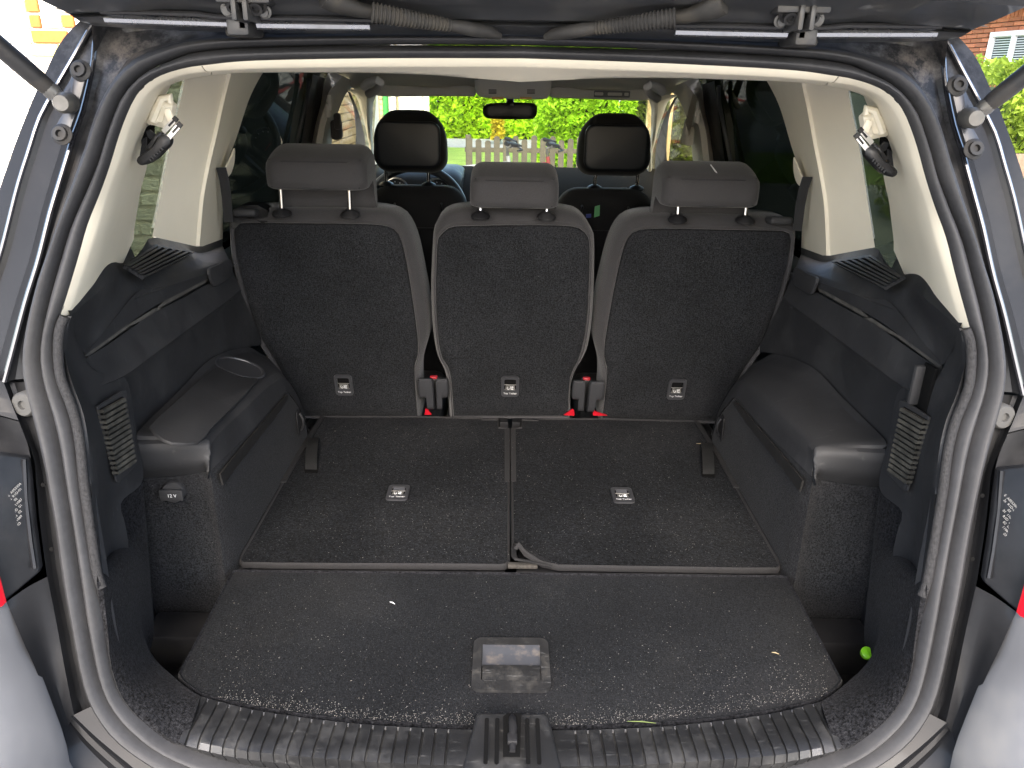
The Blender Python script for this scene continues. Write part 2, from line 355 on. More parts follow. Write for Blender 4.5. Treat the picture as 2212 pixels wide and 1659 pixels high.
# below the shoulder: lamp flank, ridge, bumper corner and sill
AL = [(60,825),(82,913),(97,976),(110,1038),(125,1126),(142,1246),(160,1341),(175,1421),(190,1483),(207,1521)]
F2 = [(8,826),(42,915),(72,985),(79,1050),(86,1126),(102,1246),(122,1346),(140,1446),(152,1505),(160,1546)]
FM = [(24,826),(58,915),(86,985),(97,1048),(108,1126),(124,1246),(143,1341),(160,1430),(172,1490),(185,1535)]
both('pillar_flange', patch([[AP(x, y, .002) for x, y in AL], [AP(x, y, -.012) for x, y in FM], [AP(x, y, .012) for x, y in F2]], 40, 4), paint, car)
FO = [(0,826),(34,915),(66,985),(73,1050),(80,1126),(96,1246),(116,1346),(135,1446),(148,1505),(157,1550)]
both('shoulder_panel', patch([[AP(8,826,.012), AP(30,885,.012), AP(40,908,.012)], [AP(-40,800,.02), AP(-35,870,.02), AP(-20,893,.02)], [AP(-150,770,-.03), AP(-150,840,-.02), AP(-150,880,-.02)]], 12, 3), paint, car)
both('lamp_recess', patch([[AP(41,911,.012), AP(58,955,.010), AP(66,988,.006)], [AP(-20,896,.02), AP(0,945,-.01), AP(10,985,-.012)], [AP(-150,884,.02), AP(-150,940,-.02), AP(-150,980,-.02)]], 14, 4), paint, car)
lampL = [AP(66,984,.004), AP(73,1050,.006), AP(80,1126,.008), AP(92,1221,.012), AP(88,1232,.013), AP(16,1293,.05), AP(-40,1335,.075), AP(-160,1340,.13), AP(-160,985,.10), AP(-5,975,.03)]
for sgn in (0, 1):
    g = (lambda vf: flip(vf)) if sgn else (lambda vf: vf)
    lamp = mesh('tail_lamp', g(plate(lampL, (0, -.006, 0), .1)), lampb, car)
    mesh('lamp_rib', g(tube([AP(52,992,.015), AP(56,1080,.017), AP(66,1170,.022), AP(75,1228,.027)], .003, 6)), lampb, lamp)
    mesh('red_lens', g(prism([AP(-90,1130,.10), AP(-3,1235,.07), AP(4,1262,.068), AP(14,1300,.065), AP(-90,1345,.11)], (0, -.008, 0))), lens, lamp)
    ln = ['E  A055304', '2a  R1D-01', '02', '01  11087', 'R1D  01', '02  02', '11089', '03']
    a, b, c = AP(30,1048,.028), AP(48,1030,.022), AP(34,1075,.029)
    ex = (b-a).normalized(); ey = (a-c).normalized()
    for i, s in enumerate(ln):
        p = AP(31+1.5*i, 1058+10.5*i, .030); q = mx(p) if sgn else p; e1 = V((ex.x, ex.y, ex.z))
        if sgn: e1 = V((ex.x, -ex.y, -ex.z)); e2 = V((-ey.x, ey.y, ey.z))
        else: e2 = ey
        text('lamp_marking', s, q, e1, e2, .0043, grey_print, lamp)
low = both('lower_corner_panel', patch([[AP(160,1546,.012), AP(140,1446,.012), AP(122,1346,.012), AP(102,1246,.012)], [AP(146,1570,.012), AP(112,1452,.02), AP(86,1360,.03), AP(60,1268,.035)], [AP(132,1593,.035), AP(82,1458,.05), AP(50,1386,.06), AP(14,1300,.06)]], 20, 4), paint, car)
bump_sheen_paint = mat('bumper_paint_sky_sheen', (.2, .202, .21), .45, .3, .5, var=(8, .1), coat=.6, dust=(4, .5, (.3, .285, .25)))  # same paint as the body, paled to carry reflected sky in its colour
BI = [(14,1301),(50,1386),(66,1420),(82,1458),(132,1593),(150,1659),(260,1800),(600,1950),(1103,1990)]
BO = [(-200,1280),(-190,1380),(-170,1430),(-150,1500),(-90,1640),(-40,1720),(120,1900),(560,2080),(1103,2130)]
bi = mid([AP(x, y, .05) for x, y in BI]); bo = mid([AP(x, y, .17) for x, y in BO]); bi[0] = AP(14,1301,.06); bo[0] = AP(-200,1280,.17)
bi, bo = cr(bi, 40), cr(bo, 40)
bm_ = [a.lerp(b, .4)+V((0, -.015, .02)) for a, b in zip(bi, bo)]
bd = [p+V((0, -.02, -.25)) for p in bo]
rws = [[p+V((0, .006, -.006)) for p in bi], bi, [a.lerp(b, .1)+V((0, -.002, .008)) for a, b in zip(bi, bo)], bm_, bo, bd]
mesh('bumper', loft([r+[mx(p) for p in reversed(r)][1:] for r in rws]), bump_sheen_paint, car)
SA = [(207,1521),(237,1566),(275,1601),(325,1636),(362,1659),(450,1690),(600,1715),(850,1735),(1103,1742)]
S1 = [(158,1545),(205,1590),(250,1628),(290,1660),(320,1685),(430,1735),(600,1790),(850,1820),(1103,1830)]
S2 = [(154,1549),(195,1592),(238,1632),(275,1664),(306,1692),(420,1745),(600,1803),(850,1835),(1103,1846)]
S3 = [(152,1560),(185,1598),(225,1636),(262,1668),(295,1698),(410,1752),(600,1812),(850,1845),(1103,1856)]
S4 = [(132,1593),(138,1615),(145,1635),(150,1659),(190,1730),(300,1820),(600,1950),(850,1980),(1103,1990)]
srow = []
for c, o in ((SA, .002), (S1, .012), (S1, .018), (S2, .014), (S2, .002), (S3, .004), (S3, .014), (S4, .03)):
    p = [AP(x, y, o) for x, y in c]; p[-1].x = 0; srow.append(cr(p, 40))
srow[2] = [a.lerp(b, .25)+V((0, -.004, .002)) for a, b in zip(srow[1], srow[3])]
srow[6] = [a.lerp(b, .1)+V((0, -.003, .003)) for a, b in zip(srow[5], srow[7])]
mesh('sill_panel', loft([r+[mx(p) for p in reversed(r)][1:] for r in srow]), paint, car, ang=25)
CP = [AP(-150,826,-.008), AP(-150,880,-.02), AP(-160,985,.10), AP(-160,1340,.13), AP(-200,1280,.17)+V((0, 0, -.02)), AP(-190,1380,.17)+V((0, -.02, -.25))]
CQ = [V((-.80, .98, 1.08)), V((-.86, .945, 1.01)), V((-.90, .92, .95)), V((-.91, .82, .60)), V((-.885, .83, .45)), V((-.86, .85, .3))]
both('rear_corner_panel', loft([CP, [a.lerp(b, .5)+V((-.02, -.03, 0)) for a, b in zip(CP, CQ)], CQ]), paint, car)
# rubber stops, pillar bolts, strut brackets, gas struts
for sgn in (0, 1):
    g = flip if sgn else (lambda vf: vf)
    st = mesh('rubber_stop', g(lathe(AP(61,870,.0), (-.15, -1, .1), [(.0165, -.01), (.0165, .008), (.014, .011), (.006, .011), (.005, .007), (.002, .007)])), mat('worn_rubber_stop', (.05, .049, .046), .6) if not sgn else MATS['worn_rubber_stop'], car)
    for x, y in ((94,1047),(112,1186)): mesh('drain_hole', g(disc(AP(x, y, .010), (0, -1, .2), .003, .001, 12)), vent_black, car)
    br = mesh('strut_bracket', g(plate([AP(x, y, .006) for x, y in ((190,138),(176,134),(164,146),(158,170),(142,196),(134,222),(142,245),(128,268),(122,292),(134,308),(150,300),(160,270),(172,235),(183,195),(190,165))], (0, -.005, .001), .12, 40)), mat('black_bracket', (.02, .021, .024), .4, .3, coat=.4, dust=(14, .4, (.1, .09, .075))) if not sgn else MATS['black_bracket'], car)
    for x, y in ((175,153),(135,291)):
        c = AP(x, y, .012); n = (0, -1, .3)
        mesh('bolt', g(lathe(c, n, [(.013, 0), (.013, .002), (.009, .004), (.0085, .008), (.0045, .008), (.004, .004), (.001, .004)], 24)), struts, br)
    ball = AP(138,222,.03)
    mesh('ball_stud', g(tube([AP(142,222,.005), ball], .006, 10)), steel, br)
    far = CAM+ray(-900,-790)*.42; far = V((-.60, .40, 1.80))
    d0 = AP(113,198,.036); dd = (CAM+ray(-60,50)*.86-d0).normalized(); L_ = .6
    end = d0+dd*L_
    gs = mesh('gas_strut', g(tube([d0, d0+dd*.01, d0+dd*.03, end], [.0085, .0105, .0112, .0112], 18)), struts, car)
    ux = (ball-d0).normalized()
    mesh('strut_end', g(join(tube([d0+dd*.012, d0, d0.lerp(ball, .35), ball], [.0085, .0105, .0085, .0115], 14), lathe(ball+V((0, .012, 0)), (0.1, -1, 0), [(.0125, 0), (.0125, .018), (.009, .024)], 18))), steel, gs)
    STRUT_END = end
# --- black louvres, side trims and shelves
S0 = [(266,568),(300,552),(322,530),(380,528),(431,546),(481,531)]
S0a = [(266,566),(300,549),(324,514),(376,520),(431,531),(481,515)]
S1 = [(297,630),(330,618),(360,606),(400,593),(445,578),(495,562)]
S1b = [(291,646),(325,634),(360,620),(400,605),(447,590),(498,572)]
shelf = [[SD(x, y, .01) for x, y in S0a], [SD(x, y, .005) for x, y in S0], [PX(x, y, -.612) for x, y in S1], [PX(x, y, -.604) for x, y in S1b]]
both('shelf_trim', join(loft([cr(shelf[0], 24), cr(shelf[1], 24)]), loft([cr(shelf[1], 24), cr([a.lerp(b, .94) for a, b in zip(shelf[1], shelf[2])], 24), cr(shelf[2], 24), cr(shelf[3], 24)])), blackp, car)
BX = [(151,679),(200,641),(240,604),(266,568)]
T0 = [AP(151,680,-.012), AP(200,641,-.09), AP(240,604,-.17), PY(266,568,1.25), PY(292,557,1.33)]
T1 = [AP(147,683,-.006), PX(185,764,-.606), PX(225,716,-.606), PX(297,630,-.612), PX(330,619,-.619)]
both('pillar_foot_trim', join(patch([T0, [AP(149,690,-.01), PX(190,700,-.607), PX(232,660,-.612), PX(281,600,-.626), PX(318,590,-.64)], T1], 26, 3), loft([cr(T0, 26), cr([p+V((-.02, .015, .05)) for p in T0], 26)])), blackp, car)
WX = -.606
Wt = [(185,764),(225,716),(297,631),(330,624),(400,606),(498,572),(512,568)]
Ws = [(182,768),(225,738),(270,705),(330,664),(400,627),(447,603),(500,578)]
W2 = [(182,776),(225,750),(270,719),(330,678),(400,641),(450,613),(503,588)]
W3 = [(200,840),(269,811),(330,767),(400,716),(460,672),(497,645),(520,625)]
W4 = [(204,850),(272,818),(332,774),(402,723),(462,679),(499,652),(522,633)]
W5 = [(290,960),(300,930),(345,885),(390,841),(457,775),(530,750),(570,745)]
wall = [cr([PX(x, y, X) for x, y in c], 40) for c, X in ((Wt, -.606), (Ws, -.606), (Ws, -.622), (W2, -.622), (W2, -.609), (W3, -.598), (W4, -.616), (W5, -.62))]
wv = join(loft(wall[0:3]), loft(wall[2:4]), loft(wall[3:5]), loft([wall[4], [a.lerp(b, .95) for a, b in zip(wall[4], wall[5])], wall[5]]), loft([wall[5], wall[6]]), loft([wall[6], wall[7]]))
side_trim = both('side_trim', wv, blackp, car, ang=50)
flapm = mat('worn_grey_flap', (.075, .07, .062), .6, var=(60, .3), dust=(30, .5, (.14, .13, .11)))
for sgn in (0, 1):
    g = flip if sgn else (lambda v: v); P_ = side_trim[sgn]
    mesh('roller_cover_flap', g(prism([PX(x, y, -.612) for x, y in ((342,662),(360,646),(400,622),(440,601),(449,603),(446,609),(400,634),(346,664))], (-.004, 0, -.004))), flapm, P_)
    mesh('roller_cover_flap', g(prism([PX(x, y, -.612) for x, y in ((184,768),(215,741),(258,712),(305,684),(335,665),(355,667),(320,687),(280,705),(225,745),(192,770))], (-.004, 0, -.004))), flapm, P_)
    mesh('trim_corner', g(prism([PX(x, y, -.609) for x, y in ((489,609),(496,610),(501,625),(501,645),(495,650),(489,642),(492,628))], (.004, 0, 0))), blackp, P_)
    # shelf end cap with its small slots
    mesh('roller_cover_cap', g(plate([PX(x, y, -.600) for x, y in ((447,582),(468,572),(493,560),(495,590),(490,600),(470,614),(458,617),(452,605))], (.006, 0, 0), .2, 30)), blackp, P_)
    # vent in the shelf
    n = (shelf[1][4]-shelf[1][1]).cross(shelf[2][3]-shelf[1][3]).normalized(); n = n if n.z > 0 else -n
    p0 = shelf[1][3].lerp(shelf[2][3], .5)
    sv = lambda x, y, o=0: PP(x, y, p0+n*o, n)
    q = [(335,536),(411,549),(307,599),(270,577)]
    vent = mesh('shelf_vent', g(prism([sv(x, y, .002) for x, y in q], n*.001)), vent_black, car)
    q2 = [(333,531),(417,547),(307,604),(264,577)]
    mesh('vent_frame', g(annulus([sv(x, y, .001) for x, y in q2], [sv(x, y, .001) for x, y in q], n*.005)), blackp, vent)
    for k in range(5):
        t = (k+.5)/5.2; a0 = sv(*q[0], .003).lerp(sv(*q[1], .003), t); b0 = sv(*q[3], .003).lerp(sv(*q[2], .003), t)
        wv_ = (sv(*q[1])-sv(*q[0]))*.055
        mesh('slat', g(prism([a0-wv_, a0+wv_*.6, b0+wv_*.6, b0-wv_], n*.005)), blackp, vent)
    # lower side panel with the upright louvre
lo_l = [(147,683),(136,713),(134,763),(147,826),(170,888),(182,951),(190,1051),(202,1151),(212,1225),(218,1272)]
lo_m = [(165,720),(160,760),(165,800),(195,850),(222,905),(235,960),(232,1060),(234,1130),(238,1200),(228,1258)]
lo_r = [(182,770),(205,800),(269,816),(285,870),(296,945),(309,1036),(262,1085),(270,1130),(277,1192),(245,1240)]
PLX = -.603
lowp = both('pillar_lower_trim', patch([[AP(x, y, -.025) for x, y in [(p-5, q) for p, q in lo_l]], [AP(x, y, -.006) for x, y in lo_l], [AP(x+7, y, -.004) for x, y in lo_l], [PX(x, y, -.594) for x, y in lo_m], [PX(x, y, PLX+(.008 if i > 5 else 0)) for i, (x, y) in enumerate(lo_r)]], 40, 3), blackp, car)
for sgn in (0, 1):
    g = flip if sgn else (lambda v: v); P_ = car
    q = [(215,885),(264,858),(289,1000),(250,1028)]; X0 = -.589
    vn = mesh('side_vent', g(plate([PX(x, y, X0) for x, y in ((206,878),(258,845),(268,843),(273,850),(294,985),(292,1003),(255,1042),(249,1040))], (.003, 0, 0), .2)), blackp, P_)
    mesh('vent_well', g(prism([PX(x, y, X0+.004) for x, y in ((214,885),(263,857),(288,998),(250,1028))], (.001, 0, 0))), MATS['vent_black'], vn)
    for k in range(13):
        t0, t1 = (k+.12)/13, (k+.68)/13
        A0, B0 = PX(*q[0], X0+.005), PX(*q[3], X0+.005); C0, D0 = PX(*q[1], X0+.005), PX(*q[2], X0+.005)
        a, b, c, d = A0.lerp(B0, t0), A0.lerp(B0, t1), C0.lerp(D0, t1), C0.lerp(D0, t0)
        h = V((.0058, 0, 0)); l = V((.0046, 0, 0))
        mesh('slat', g(([a+l, d+l, c+h, b+h, a-l, d-l, c-l, b-l], [(0, 1, 2, 3), (3, 2, 6, 7), (0, 3, 7, 4), (1, 5, 6, 2), (0, 4, 5, 1)])), dusty, vn, smooth=False)
both('trim_edge', tube(cr([AP(x, y, .003) for x, y in ((140,684),(129,713),(126,763),(132,818),(158,888),(172,951),(181,1038),(195,1138),(209,1232),(221,1270))], 40), .0062, 10), felt_edge, car)
# carpeted strip beside the seal and wheel arch carpet
cs_l = [(196,1150),(203,1200),(207,1246),(215,1308),(230,1396),(245,1466),(270,1518),(312,1563),(362,1603),(389,1609)]
cs_r = [((308,1037),-.612),((313,1120),-.615),((319,1185),-.612),((320,1246),-.60),((302,1323),-.585),((315,1386),-.55),((337,1426),-.53)]
cr_r = [PX(*p, X) for p, X in cs_r]+[PZ(380,1466,.650), PZ(410,1490,.652), PZ(433,1504,.652)]
L0 = [AP(x-6, y+3, -.03) for x, y in cs_l]; L1 = [AP(x, y, -.004) for x, y in cs_l]; L1b = [AP(x+9, y-5, .001) for x, y in cs_l]
for q_ in (L0, L1, L1b):
    for i in (0, 1): q_[i] = PX(cs_l[i][0], cs_l[i][1], -.628)
Mx_ = [a.lerp(b, .5)+V((.006 if i > 1 else -.004, -.006, .01 if i > 1 else 0)) for i, (a, b) in enumerate(zip(L1b, cr_r))]
Dn = [p+V((-.01, .0, -.12)) for p in cr_r]
both('pillar_carpet', join(patch([L0, L1, L1b, Mx_, cr_r], 44, 3), loft([cr(cr_r, 44), cr(Dn, 44)])), felt, car)
U = [(300,1030),(345,1031),(395,1026),(440,1019),(453,1016),(480,990),(520,951),(553,918),(590,875),(615,846)]
uX = [-.625, -.595, -.56, -.529, -.512, -.504, -.503, -.503, -.503, -.503]
up_ = [PX(x, y, X) for (x, y), X in zip(U, uX)]
YF = up_[3].y
for i in range(4): up_[i] = PY(*U[i], YF-.004*(i == 3))
up_.insert(0, V((-.668, YF+.004, up_[0].z)))
up_ += [PX(632,862,-.503), PX(646,882,-.503), PX(657,905,-.503), PX(663,930,-.503)]
upc = cr(up_, 60)
bot = [V((p.x, p.y+.0, .50)) for p in upc]
midr = [p.lerp(q, .5)+V((-.003, .004, 0)) for p, q in zip(upc, bot)]
wac = both('wheel_arch_carpet', loft([upc, [p.lerp(q, .15) for p, q in zip(upc, bot)], midr, bot]), carpet, car)
# plastic box over the wheel arch
TI = [(448,953),(475,922),(520,880),(560,842),(585,822),(605,812)]; tX = -.512
TO = [(296,950),(300,930),(345,885),(390,841),(457,775),(530,750)]
ti = [PX(x, y, tX) for x, y in TI]+[PX(622,826,tX), PX(645,868,-.51), PX(662,926,-.51)]
to = [PX(x, y, -.615) for x, y in TO]+[PX(560,762,-.615), PX(600,790,-.60), PX(640,840,-.60)]
nB = 130; TIc, TOc = cr(ti, nB), cr(to, nB); UU = cr(up_[5:], nB)
top_rows = [TOc, [a.lerp(b, .08)+V((0, 0, -.006*min(1, i/14))) for i, (a, b) in enumerate(zip(TOc, TIc))], [a.lerp(b, .5)+V((0, 0, .002)) for a, b in zip(TOc, TIc)], [a.lerp(b, .96)+V((0, 0, .004)) for a, b in zip(TOc, TIc)], [a+V((.005, 0, -.005)) for a in TIc], [a.lerp(b, .5)+V((.003, 0, 0)) for a, b in zip(TIc, UU)], [p+V((.002, 0, 0)) for p in UU]]
front_top = [r[0] for r in top_rows]
bt0 = top_rows[2][39]; tn = (top_rows[2][71]-top_rows[2][20]).cross(top_rows[3][39]-top_rows[1][39]).normalized(); tn = tn if tn.z > 0 else -tn
tp = lambda x, y, o=0: PP(x, y, bt0+tn*o, tn)
cc = tp(519,793,.002)
fine = []
for a, b in zip(top_rows, top_rows[1:]):
    for k in range(9): fine.append([p.lerp(q, k/9) for p, q in zip(a, b)])
fine.append(top_rows[-1])
def holed(vf, c, r): return vf[0], [f for f in vf[1] if (sum((V(vf[0][i]) for i in f), V())/len(f)-c).length > r]
fb = [PY(300,1030,YF-.002), PY(310,1033,YF-.003), PY(375,1028,YF-.004), PY(430,1021,YF-.004), PY(444,1019,YF-.003), PY(449,1017,YF-.001), PX(453,1015,-.505)]
ft2 = [p+V((0, -.010, -.010)) for p in front_top]
front_mid = [a.lerp(b, .5)+V((0, -.010, .0)) for a, b in zip(ft2, fb)]
frv = patch([front_top, ft2, front_mid, fb], 90, 4)
bxp = (mesh('wheel_arch_trim', join(holed(loft(fine), cc, .047), frv), blackp, car, ang=38), mesh('wheel_arch_trim', flip(join(loft(top_rows), frv)), blackp, car, ang=38))
# left side only: compartment lid, cup holder, 12 V socket
BOXL = bxp[0]
lid = plate([tp(x, y, .001) for x, y in ((322,926),(345,902),(385,866),(425,830),(470,797),(490,806),(520,817),(557,822),(530,855),(490,895),(455,930),(440,950),(425,961),(400,963),(370,962),(352,955),(335,943))], tn*.005, .1)
mesh('compartment_lid', lid, blackp, BOXL)
cup = mesh('cup_holder', lathe(cc, tn, [(.001, -.05), (.034, -.05), (.038, -.045), (.0425, -.003), (.0445, .0012), (.047, .0022), (.0505, .002), (.053, -.001)], 40), tether_frame, BOXL)
mesh('cup_bottom', disc(cc+tn*-.049, tn, .033, .003, 28), rubber, cup)
sk = PY(377,1060,YF-.004)
soc = mesh('power_socket', lathe(sk, (0, -1, .1), [(.0195, -.004), (.0195, .006), (.0175, .009), (.001, .009)], 28), blackp, car)
fl_ = mesh('socket_flap', rbox(sk+V((-.001, -.011, -.002)), (.040, .006, .021), .002), blackp, soc)
text('socket_marking', '12 V', sk+V((.001, -.0148, -.002)), (1, 0, 0), (0, 0, 1), .0085, white_print, soc)
for sgn in (0, 1):
    g = flip if sgn else (lambda v: v)
    mesh('storage_pocket_edge', g(prism([PX(x, y, -.499) for x, y in ((473,1023),(520,965),(553,927),(590,884),(617,851),(621,858),(600,890),(560,942),(515,1000),(479,1048))], (.003, 0, 0))), mat('pocket_trim', (.013, .0125, .012), .6, 0, .3, dust=(20, .3, (.03, .028, .026))) if not sgn else MATS['pocket_trim'], wac[sgn])
    hk = PX(645,912,-.499)
    mesh('lashing_eye', g(join(prism([hk+V((0, a, b)) for a, b in rrect(.03, .06, .008)], (.002, 0, 0)), tube([hk+V((.004, 0, .022)), hk+V((.012, -.004, .01)), hk+V((.012, -.004, -.005)), hk+V((.004, 0, -.02))], .003, 8))), blacks, wac[sgn])
hp = PX(1997,838,.594)
lev = mesh('release_lever_recess', rbox(hp+V((.003, 0, 0)), (.006, .03, .07), .002), MATS['vent_black'], car)
mesh('release_lever', rbox(hp+V((-.006, .012, 0)), (.016, .010, .062), .004), blackp, lev)
# the two wells beside the floor panels
for sgn in (0, 1):
    g = flip if sgn else (lambda v: v)
    wl = mesh('floor_well', g(join(prism([V((-.66, .83, .50)), V((-.47, .83, .50)), V((-.47, 1.16, .50)), V((-.66, 1.16, .50))], (0, 0, .01)), prism([V((-.66, .83, .51)), V((-.66, 1.16, .51)), V((-.66, 1.16, .90)), V((-.66, .83, .66))], (.005, 0, 0)))), blacks, car)
    mesh('well_tray', g(rbox((-.575, 1.09, .545), (.115, .07, .07), .008)), blacks, wl); mesh('well_tray', g(rbox((-.50, 1.082, .54), (.028, .06, .07), .004)), blacks, wl)
    mesh('well_rib', g(rbox((-.545, 1.01, .525), (.02, .1, .05), .004)), blackp, wl); mesh('well_rib', g(rbox((-.505, .985, .53), (.05, .14, .055), .004)), blackp, wl)
# --- sill plate with its grooves, and the lock
ST_ = [(433,1504),(553,1534),(750,1561),(950,1574),(1103,1578)]; SM_ = [(391,1588),(450,1600),(553,1617),(803,1638),(1023,1647),(1103,1648)]; SB_ = [(387,1606),(430,1626),(553,1656),(803,1674),(1103,1680)]
tz = [PZ(x, y, .652) for x, y in ST_]; mz = [PZ(x, y, .655) for x, y in SM_]; bz = [AP(x, y, -.002) for x, y in SB_]
for c in (tz, mz, bz): c[-1].x = 0
tz, mz, bz = [cr(c, 80) for c in (tz, mz, bz)]
def atx(c, x):
    for a, b in zip(c, c[1:]):
        if a.x <= x <= b.x: return a.lerp(b, (x-a.x)/(b.x-a.x))
    return c[0] if x < c[0].x else c[-1]
gro = [-.086-.0172*k for k in range(22)]
xs = []
for gx in gro: xs += [(gx-.0019, 0), (gx-.0010, 1), (gx+.0010, 1), (gx+.0019, 0)]
xs += [(0, 0), (-.03, 0), (-.06, 0), (-.0765, 0)]; xs = sorted(xs); rws = [[] for _ in range(9)]
def sillcol(x, dp):
    # at the tapering ends the plate follows its cut-off edge
    t, m_, b_ = atx(tz, x), atx(mz, x), atx(bz, x); d = V((0, 0, -.0032))*dp
    t2 = t+V((0, -.004, 0)); b3 = m_.lerp(b_, .45)+V((0, -.009, .004))
    return [t+V((0, .012, -.02)), t+d*.3, t2+d, t2.lerp(m_, .5)+V((0, 0, .001))+d, m_+V((0, .008, .0015))+d, m_+V((0, -.004, -.0015))+d+V((0, .002, 0))*dp, b3+d+V((0, .002, 0))*dp, b_+V((0, .002, 0))*dp, b_+V((0, .02, -.01))]
xe = -.452

cols = [[tz[0]+V((0, .012, -.02)), tz[0], tz[0]+V((-.001, -.004, 0)), tz[0].lerp(mz[0], .5), mz[0]+V((0, .006, 0)), mz[0]+V((0, -.004, -.002)), mz[0].lerp(bz[0], .45)+V((0, -.006, .002)), bz[0], bz[0]+V((0, .02, -.01))]]
for x, dp in xs:
    if x > -.438: cols.append(sillcol(x, dp))
full = cols+[[mx(p) for p in c] for c in reversed(cols[:-1])]
sillm = mat('grained_sill_plastic', (.0075, .0077, .0083), .42, 0, .8, var=[(12, .2), (200, .15)], bump=(800, .4, .001), dust=(16, .4, (.045, .044, .041)), scr=.2)
sill = mesh('sill_plate', loft(full), sillm, car, ang=30)
lk = V((0, .766, .659))
pl_ = [(-.049, .040), (-.046, .044), (.046, .044), (.049, .040), (.062, -.03), (.066, -.075), (-.066, -.075), (-.062, -.03)]
lo_ = mesh('lock_cover', plate([V((a, lk.y+b*.9, lk.z-(.0 if b > -.03 else .012))) for a, b in pl_], (0, -.001, .010), .15), sillm, sill)
mesh('lock_slot', prism([V((a, lk.y+b, lk.z+.0105)) for a, b in ((-.012, .030), (-.006, .036), (.012, .036), (.010, -.036), (-.012, -.036))], (0, 0, .0012)), MATS['vent_black'], sill)
mesh('lock_catch', join(tube([V((.0, lk.y+.034, lk.z+.008)), V((0, lk.y+.022, lk.z+.016)), V((.001, lk.y+.005, lk.z+.017)), V((0, lk.y-.03, lk.z+.013))], [.003, .005, .0055, .004], 12), rbox((0, lk.y-.012, lk.z+.016), (.013, .016, .008), .002)), blacks, sill)
for sx in (-1, 1):
    for xx in (.020, .034): mesh('lock_slit', prism([V((sx*xx+a, lk.y-.01+b, lk.z+.0105)) for a, b in rrect(.0055, .075, .0025)], (0, 0, .001)), MATS['vent_black'], sill)

# --- tailgate
TG = [([(205,56),(350,64),(507,70),(800,74),(1120,76)], 1.035), ([(190,51),(350,57),(507,62),(800,65),(1120,67)], 1.02), ([(172,46),(215,43),(350,50),(507,56),(800,59),(1120,61)], 1.0),
      ([(160,38),(222,36),(350,41),(507,47),(800,52),(1120,55)], .992), ([(150,31),(216,29),(350,31),(430,33),(470,39),(507,41),(800,44),(1120,48)], .998), ([(140,25),(214,23),(350,25),(430,27),(470,33),(507,35),(800,38),(1120,43)], .975),
      ([(100,6),(200,2),(350,3),(507,8),(800,8),(1120,12)], .955), ([(40,-25),(200,-30),(350,-30),(507,-28),(800,-25),(1120,-20)], .90)]
tg = []
for c, Y in TG:
    p = [PY(x, y, Y-.05*max(0, (300-x)/260)) for x, y in c]; p[-1].x = 0; tg.append(cr(p, 40))
def wrow(xm, y, z, bow=.0): return [V((-xm*(1-k/39), y-bow*(k/39), z)) for k in range(40)]
tg += [wrow(.62, .62, 1.72), wrow(.64, .3, 1.88), wrow(.60, .02, 2.0), wrow(.60, .0, 2.06), wrow(.66, .3, 1.97), wrow(.66, .62, 1.82), wrow(.64, .9, 1.68), wrow(.56, 1.06, 1.60)]
tgw = [r+[mx(p) for p in reversed(r)][1:] for r in tg]
gate = mesh('tailgate', loft(tgw), paint_lid, car, ang=25)
gate_highlight = mat('gate_highlight_metal', (.30, .305, .32), .25, .85, dust=(14, .4, (.1, .1, .095)))  # highlight on the painted gate edge, put into the strip's pale colour
hl = tube([PY(x, y, Y) for x, y, Y in ((228,40,.985),(350,44.5,.985),(507,50,.985))], .0055, 8)
both('tailgate_edge_highlight', join(hl, tube([PY(x, y, .985) for x, y in ((556,52),(700,54),(800,55))], .006, 8)), gate_highlight, gate)
chan = [PY(x, y, .972) for x, y in ((218,25),(350,28),(430,30),(470,36),(520,38),(700,41),(900,45))]
both('gate_seal_channel', tube(chan, .004, 8, flat=.8), blacks, gate)
